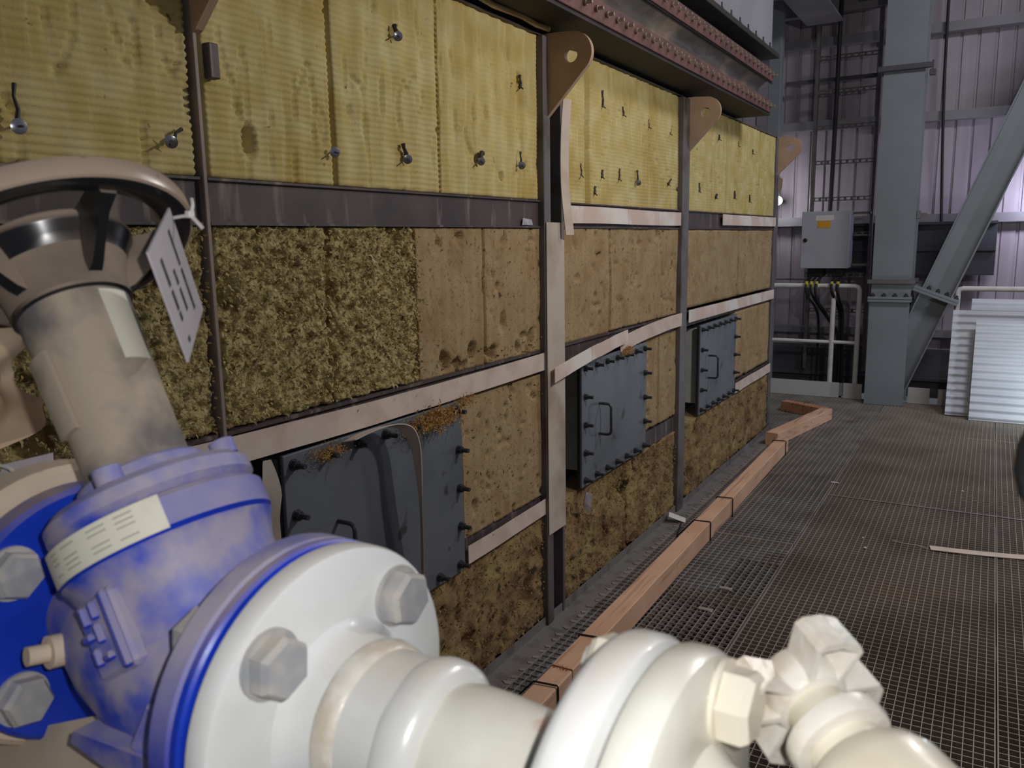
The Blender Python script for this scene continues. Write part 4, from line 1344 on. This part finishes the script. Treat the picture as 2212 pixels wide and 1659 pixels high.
# hub, spokes, rim
hub = MB()
hub.lathe([(.0335, .2315), (.0345, .234), (.036, .245), (.0405, .256)], MS, 48, cap=False)
obj('hub', hub, 'hub_dusty', vv, True)
obj('hub_lip', MB().lathe([(.0405, .256), (.0435, .262), (.0475, .267), (.0485, .269), (.0485, .2715), (.0465, .2725), (.046, .274), (.044, .274), (.036, .266), (.010, .262)], MS, 48, cap=False), 'wheel_black', vv, True, label='glossy black lip of the hub')
obj('hub_seal', MB().lathe([(.0315, .2285), (.0350, .2300), (.0350, .2325), (.0315, .2335)], MS, 48), 'wheel_black', vv, True)
RW, TW = .0885, .2815
rim = MB()
pr = []
for k in range(25):
    a = 2 * pi * k / 24
    pr.append((RW - .007 + .007 * cos(a) if cos(a) > 0 else RW - .007 + .006 * cos(a), TW - .0065 + .0070 * sin(a)))
pr = [(RW - .004, TW), (RW - .001, TW - .0010), (RW, TW - .004), (RW, TW - .010), (RW - .001, TW - .013), (RW - .003, TW - .0138)]
rim.lathe(pr, MS, 96, cap=False)
obj('rim_band', rim, 'wheel_rim', vv, True, label='dust-covered outer rim band')
rim2 = MB().lathe([(RW - .0028, TW - .0138), (RW - .006, TW - .0146), (RW - .014, TW - .0140), (RW - .020, TW - .0110), (RW - .0225, TW - .006), (RW - .021, TW - .002), (RW - .004, TW)], MS, 96, cap=False)
obj('rim_underside', rim2, 'wheel_black', vv, True)
for k in range(5):
    F = s_frame(0, radians(33 + 72 * k), 0)
    o_ = F.to_3x3() @ V3((0, 0, 1))
    sd = SD.cross(o_).normalized()
    mb = MB()

    def sp_pt(r, t, w):
        return SO + SD * t + o_ * r + sd * w
    secs = [(.031, .236, .270, .0085), (.040, .240, .272, .0065), (.052, .250, .2735, .0055), (.064, .260, .275, .0060), (.0745, .2655, .277, .0085)]
    vs, fs = [], []
    for r, ta, tb, w in secs:
        vs += [sp_pt(r, ta, -w * .55), sp_pt(r, ta, w * .55), sp_pt(r, tb, w), sp_pt(r, tb, -w)]
    for i in range(len(secs) - 1):
        for q in range(4):
            q2 = (q + 1) % 4
            fs.append((i * 4 + q, i * 4 + q2, i * 4 + 4 + q2, i * 4 + 4 + q))
    e = (len(secs) - 1) * 4
    fs += [(3, 2, 1, 0), (e, e + 1, e + 2, e + 3)]
    mb.add(vs, fs, True)
    obj('spoke', mb, 'wheel_black', vv, True)

# flange bolts: heads, washers and shanks
hh = mesh_of('hex_head', hexhead(.0152, .0105), 'bolt_grey')
ww = mesh_of('washer', MB().lathe([(.009, 0), (.0165, 0), (.0165, .0025), (.009, .0025)], None, 28), 'bolt_grey')
sh = mesh_of('shank', MB().cyl((0, 0, -.075), (0, 0, 0), .0078, n=14), 'bolt_grey')
nt_ = mesh_of('nut', hexhead(.0152, .014), 'bolt_grey')


def flange_bolt(x, ang, pcd, label, out=1, length=.0405, scale=1.0):
    y, z = pcd * cos(radians(ang)), pcd * sin(radians(ang))
    M = MV @ axis((x, y, z), (out, 0, 0), (0, 0, 1)) @ Matrix.Rotation(random.uniform(0, 1), 4, 'Z') @ Matrix.Scale(scale, 4)
    t = thing('flange_bolt', None, label, 'bolt', 'flange bolts of the blue valve', M=M)
    inst('washer', ww, t, Matrix.Identity(4))
    inst('hex_head', hh, t, Matrix.Translation((0, 0, .0025)))
    inst('shank', sh, t, Matrix.Scale((length + .016) / .075, 4, (0, 0, 1)))
    inst('nut', nt_, t, Matrix.Translation((0, 0, -length)) @ Matrix.Rotation(pi, 4, 'X'))
    return t


flange_bolt(.1113, 134, .0625, 'grey hex bolt lower left on the white flange face')
flange_bolt(.1113, 45, .0625, 'grey hex bolt upper right on the white flange face')
flange_bolt(.1113, 225, .0625, 'grey hex bolt low on the white flange, below the frame')
flange_bolt(-.1113, 138, .0625, 'dusty grey hex bolt high on the blue inlet flange')
flange_bolt(-.1113, 217, .0625, 'dusty grey hex bolt low on the blue inlet flange')
flange_bolt(-.1113, 45, .0625, 'grey hex bolt of the inlet flange hidden behind the valve body')

# counter flange and wall-side pipe
cf = thing('inlet_pipe', None, 'dusty tan pipe flange behind the blue inlet flange', 'pipe', M=MV)
obj('flange', MB().lathe(disc(.0925, -.162, -.1335, .004), AX(0), 72), 'tan_dusty', cf, True)
obj('pipe', MB().lathe([(.034, -.42), (.034, -.20), (.040, -.18), (.048, -.162)], AX(0), 40), 'tan_dusty', cf, True)
obj('gasket', MB().lathe(disc(.054, -.1334, -.1311, .0004), AX(0), 40), 'gasket', cf, True)

# white outlet pipe: weld-neck flange, pipe, reducer, small flange
wp = thing('white_pipe', None, 'white painted pipe with weld neck flange bolted to the blue valve', 'pipe', M=MV)
obj('weld_neck_flange', MB().lathe([(.030, .0963), (.0795, .0963), (.0822, .0985), (.0825, .100), (.0825, .108), (.0815, .1105), (.079, .1113), (.046, .1113), (.043, .1135), (.040, .120), (.0385, .129)], AX(0), 96), 'white_paint', wp, True)
obj('weld_bead', MB().lathe([(.0375, .127), (.0395, .1295), (.0405, .134), (.0395, .1385), (.0375, .141)], AX(0), 60), 'white_weld', wp, True)
obj('pipe', MB().lathe([(.0365, .138), (.0372, .146), (.0374, .158), (.0374, .166)], AX(0), 60), 'white_paint', wp, True)
wb_ = MB().lathe([(.0372, .1620), (.0388, .1650), (.0402, .1700), (.0400, .1755), (.0385, .1795), (.0350, .1825), (.0320, .1835)], AX(0), 72)
wb_.v = [(x + .0022 * (vnoise(np.array([y * 60 + 9]), np.array([z * 60 + 3]))[0] - .5), y * (1 + .03 * (vnoise(np.array([x * 150]), np.array([z * 70 + 5]))[0] - .5)), z * (1 + .03 * (vnoise(np.array([x * 150 + 8]), np.array([y * 70 + 5]))[0] - .5))) for x, y, z in wb_.v]
obj('weld_bead', wb_, 'white_paint', wp, True)
obj('reducer', MB().lathe([(.0320, .182), (.0330, .190), (.0330, .205), (.0315, .228), (.0300, .245), (.0300, .256)], AX(0), 48), 'white_worn', wp, True)
obj('small_flange', MB().lathe([(.028, .256), (.0712, .2562), (.0742, .2588), (.0755, .262), (.0755, .2715), (.0737, .2750), (.0712, .2762), (.03, .2762)], AX(0), 96), 'white_paint', wp, True)

w2 = thing('small_pipe_flange', None, 'worn white flange facing the white pipe with rusty scuffs', 'flange', M=MV)
obj('flange', MB().lathe([(.030, .2795), (.0715, .2795), (.0742, .2812), (.0753, .284), (.0753, .2920), (.0730, .2965), (.0680, .2985), (.040, .2995), (.034, .306), (.030, .316), (.029, .330)], AX(0), 96), 'white_worn', w2, True)
obj('gasket', MB().lathe(disc(.056, .2763, .2794, .0005), AX(0), 40), 'gasket', w2, True)
obj('pipe', MB().tube(smooth_path([(.325, 0, 0), (.335, 0, -.006), (.342, 0, -.022), (.343, 0, -.05), (.343, 0, -.16)], 5), .0265, 24), 'white_worn', w2, True)
hc = mesh_of('hex_head', hexhead(.0152, .0125), 'cream')
wc = mesh_of('washer', MB().lathe([(.009, 0), (.0170, 0), (.0170, .0025), (.009, .0025)], None, 28), 'cream')


def white_bolt(ang, label):
    y, z = .0560 * cos(radians(ang)), .0560 * sin(radians(ang))
    t = thing('flange_bolt', None, label, 'bolt', 'painted bolts of the small flange pair', M=MV @ axis((.2985, y, z), (1, 0, 0), (0, 0, 1)) @ Matrix.Rotation(.25, 4, 'Z'))
    inst('washer', wc, t, Matrix.Identity(4))
    inst('hex_head', hc, t, Matrix.Translation((0, 0, .0025)))
    inst('shank', sh, t, Matrix.Scale(.059 / .075, 4, (0, 0, 1)))
    inst('nut', hc, t, Matrix.Translation((0, 0, -.0430)) @ Matrix.Rotation(pi, 4, 'X'))


white_bolt(64, 'cream painted hex bolt on the right face of worn flange')
white_bolt(154, 'cream painted hex bolt, its nut showing left of small white flange')
white_bolt(244, 'painted hex bolt at the bottom of the small flange pair, away from lens')
white_bolt(334, 'painted hex bolt at the bottom far side of the small flange pair')

# star-handled needle valve at lower right
nv_h = V3((-0.0561, 0.3345, 1.4329))
nv_b = V3((-0.0209, 0.2991, 1.4185))
nd = (nv_h - nv_b).normalized()
MN = axis(nv_b, nd, right)
nl = (nv_h - nv_b).length
nv = thing('needle_valve', None, 'dusty white small valve with four-lobed star handle at lower right', 'valve', M=MN)
obj('body', MB().lathe([(.004, -.050), (.020, -.047), (.0275, -.035), (.0285, -.015), (.027, .002), (.0235, .010), (.0185, .0145), (.016, .0155)], None, 48), 'cream', nv, True)
obj('bonnet', MB().lathe([(.0155, .012), (.0150, .0245)], None, 40), 'cream', nv, True)
obj('collar', MB().lathe([(.0150, .0215), (.0200, .0222), (.0210, .0245), (.0205, .0300), (.0175, .0318)], None, 40), 'white_weld', nv, True)
obj('neck', MB().lathe([(.0150, .0300), (.0135, .0360), (.0120, .044), (.0110, nl - .004)], None, 32), 'cream', nv, True)
dn = MN.to_3x3().inverted() @ V3((0, 0, -1))
obj('branch_pipe', MB().tube([V3((0, 0, -.02)), V3((0, 0, -.02)) + dn * .06, V3((0, 0, -.02)) + dn * .14], .017, 20), 'cream', nv, True)
hnd = obj('star_handle', MB().lathe([(.006, nl + .012), (.0150, nl + .010), (.0175, nl + .004), (.0175, nl - .004), (.0150, nl - .009), (.010, nl - .010)], None, 32), 'white_weld', nv, True)
for k in range(4):
    a = radians(14 + 90 * k)
    Mk = Matrix.Rotation(a, 4, 'Z')
    mb = MB()
    # lobe: hollow shell open towards the body, with rounded end
    w0, w1, r0, r1 = .0078, .0110, .010, .0315
    top, bot, th = nl + .010, nl - .009, .0022
    plan = [(r0, -w0), (r1 - .003, -w1), (r1, -w1 * .75), (r1 + .0015, 0), (r1, w1 * .75), (r1 - .003, w1), (r0, w0)]
    inn = [(r0 + .004, -w0 + th), (r1 - .004, -w1 + th), (r1 - .003, -w1 * .6), (r1 - .0015, 0), (r1 - .003, w1 * .6), (r1 - .004, w1 - th), (r0 + .004, w0 - th)]
    n_ = len(plan)
    vs = [(x, y, top - .002) for x, y in plan] + [(x, y, bot) for x, y in plan] + [(x, y, bot) for x, y in inn] + [(x, y, bot + .012) for x, y in inn]
    fs = [tuple(range(n_))]
    for i in range(n_):
        j = (i + 1) % n_
        fs += [(i, n_ + i, n_ + j, j), (n_ + i, 2 * n_ + i, 2 * n_ + j, n_ + j), (2 * n_ + i, 3 * n_ + i, 3 * n_ + j, 2 * n_ + j)]
    fs.append(tuple(range(3 * n_, 4 * n_))[::-1])
    mb.add([tuple(Mk @ V3(p)) for p in vs], fs)
    obj('handle_lobe', mb, 'white_weld', hnd, True)

# plastic tag hung from the handwheel with a tie
c4 = [V3((-0.4349, 0.3393, 1.6425)), V3((-0.3859, 0.2853, 1.6167)), V3((-0.4080, 0.3222, 1.5519)), V3((-0.4570, 0.3762, 1.5776))]
tg = thing('valve_tag', c4[0], 'grey plastic tag with printed lines hanging from the handwheel', 'tag')
nrm = (c4[1] - c4[0]).cross(c4[3] - c4[0]).normalized()
mb = MB()
mb.add([p for p in c4] + [p + nrm * .0012 for p in c4], [(3, 2, 1, 0), (4, 5, 6, 7), (0, 1, 5, 4), (1, 2, 6, 5), (2, 3, 7, 6), (3, 0, 4, 7)])
pl_ = obj('plate', mb, 'tag', tg)
ink = MB()
bil = lambda u, v: (c4[0] * (1 - u) + c4[1] * u) * (1 - v) + (c4[3] * (1 - u) + c4[2] * u) * v
fs_ = 1 if nrm.dot(Vector((0, 0, 1.62)) - c4[0]) > 0 else -1
rr = random.Random(3)
for u, spans in ((.28, ((.10, .42), (.45, .85))), (.52, ((.36, .50), (.53, .74))), (.76, ((.16, .40), (.44, .62), (.64, .72), (.88, .93)))):
    for a, b in spans:
        v = a
        while v < b:
            l = rr.uniform(.008, .02)
            q = [bil(u + d, w) for d, w in ((-.035, v), (.035, v), (.035, min(b, v + l)), (-.035, min(b, v + l)))]
            off = nrm * (.0014 if fs_ > 0 else -.0002)
            off2 = nrm * (.0011 if fs_ > 0 else .0001)
            ink.add([p + off for p in q] + [p + off2 for p in q], [(0, 1, 2, 3), (3, 2, 1, 0), (0, 4, 5, 1), (1, 5, 6, 2), (2, 6, 7, 3), (3, 7, 4, 0)])
            v += l + rr.uniform(.002, .006)
obj('print', ink, 'ink', pl_)
obj('tie', MB().tube(smooth_path([V3((-0.4491, 0.3510, 1.6367)), V3((-0.4411, 0.3523, 1.6376)), V3((-0.4331, 0.3537, 1.6388)), V3((-0.4320, 0.3553, 1.6439)), V3((-0.4353, 0.3578, 1.6483))]), .0011, 8)
    .tube([V3((-0.4331, 0.3537, 1.6388)), V3((-0.4277, 0.3536, 1.6345)), V3((-0.4225, 0.3534, 1.6304))], .0012, 8)
    .bbox(-.0022, .0022, -.0022, .0022, -.0022, .0022, .0005, Matrix.Translation(V3((-0.4323, 0.3530, 1.6388)))), 'tie_white', tg)
# second tag lower left with its tie
c5 = [V3((-0.6729, 0.3504, 1.4501)), V3((-0.6399, 0.3712, 1.4586)), V3((-0.6372, 0.3678, 1.4338)), V3((-0.6797, 0.3405, 1.4205))]
t2 = thing('valve_tag', c5[0], 'blank grey tag with a small hole behind the inlet flange', 'tag')
n5 = (c5[1] - c5[0]).cross(c5[3] - c5[0]).normalized()
obj('plate', MB().add(c5 + [p + n5 * .0012 for p in c5], [(3, 2, 1, 0), (4, 5, 6, 7), (0, 1, 5, 4), (1, 2, 6, 5), (2, 3, 7, 6), (3, 0, 4, 7)]), 'tag', t2)
obj('hole', MB().lathe([(.0015, -.0016), (.0015, .0016)], axis(V3((-0.6398, 0.3672, 1.4440)), n5), 12), 'black_knob', t2)
obj('tie', MB().tube(smooth_path([V3((-0.6565, 0.3375, 1.4550)), V3((-0.6435, 0.3388, 1.4534)), V3((-0.6319, 0.3386, 1.4483)), V3((-0.6283, 0.3394, 1.4420))]), .0013, 8)
    .bbox(-.003, .003, -.002, .002, -.002, .002, .0005, Matrix.Translation(V3((-0.6274, 0.3390, 1.4430)))), 'tie_white', t2)
single('hex_nut', MB().lathe([(.0155, 0), (.0155, .030), (.012, .034)], axis(V3((-0.6317, 0.3143, 1.4434)), right * .95 - up * .1 + fwd * -.1), 24), 'bolt_grey', V3((-0.6317, 0.3143, 1.4434)),
       label='grey round nut end at the left edge above the inlet flange', cat='nut')

# dusty beam flange under the valve
pts = [V3((-0.7420, 0.2641, 1.2199)), V3((-0.5052, 0.2827, 1.3019)), V3((-0.4142, 0.2645, 1.3575)), V3((-0.3806, 0.2649, 1.3792)), V3((-0.3212, 0.2223, 1.3177)), V3((-0.5553, 0.1851, 1.2231))]
nb = (pts[1] - pts[0]).cross(pts[4] - pts[0]).normalized()
single('support_beam', MB().add(pts + [p + fwd * .012 - up * .004 for p in pts], [(5, 4, 3, 2, 1, 0), (6, 7, 8, 9, 10, 11)] + [(i, (i + 1) % 6, 6 + (i + 1) % 6, 6 + i) for i in range(6)]), 'tan_dusty', pts[4],
       label='dusty tan steel bracket plate below the blue valve', cat='bracket')

# crumpled brown wrap at the left edge: a sheet with its own frame, measures in metres
nu, nvv = 34, 30
MW = axis(V3((-0.8283, 0.4440, 1.5457)), -fwd, right)
edge = np.interp(np.linspace(0, 1, nu), [0, .07, .20, .30, .36, .50, .62, .68, .80, 1.0], [.0112, .0179, .0161, .0197, .0260, .0278, .0502, .0466, .0269, -.0027])
Vp = []
for i in range(nu):
    for j in range(nvv):
        b = -.1232 * i / (nu - 1)
        a = -.1031 + (edge[i] + .1031) * j / (nvv - 1)
        fold = .018 * sin(a * 40 + b * 67 + 1.1) + .010 * sin(a * 112 - b * 49) + .012 * (float(fbm(np.array([a * 45 + 9]), np.array([9 - b * 45]))[0]) - .4)
        Vp.append(MW @ V3((a, b, -fold)))
k = nu * nvv
idx = lambda i, j: i * nvv + j
fs = []
for i in range(nu - 1):
    for j in range(nvv - 1):
        fs.append((idx(i, j), idx(i + 1, j), idx(i + 1, j + 1), idx(i, j + 1)))
mb = MB()
mb.add(Vp, fs, True)
mb.add([p + fwd * .0015 for p in Vp], [q[::-1] for q in fs], True)
single('wrapping_sheet', mb, 'kraft', Vp[nvv * 15 + 20], label='creased brown wrapping sheet at the left edge beside the valve', cat='wrapping')

# dark rubber grip reaching in at the right edge, close to the lens
single('rubber_grip', MB().tube([V3((0.0193, 0.3486, 1.5486)), V3((0.0185, 0.3470, 1.5428)), V3((0.0185, 0.3453, 1.5346)), V3((0.0199, 0.3446, 1.5271)), V3((0.0236, 0.3454, 1.5204))], [.0045, .0060, .0066, .0062, .0045], 16), 'black_knob', V3((0.0191, 0.3457, 1.5345)),
       label='out of focus dark rubber grip at the right frame edge', cat='grip')
single('conduit', MB().cyl((-2.5, 9.05, 1.165), (-1.66, 9.05, 1.165), .010, n=10), 'galv', (-2.0, 9.05, 1.165), label='thin pale conduit just above the left guard rail', cat='conduit')
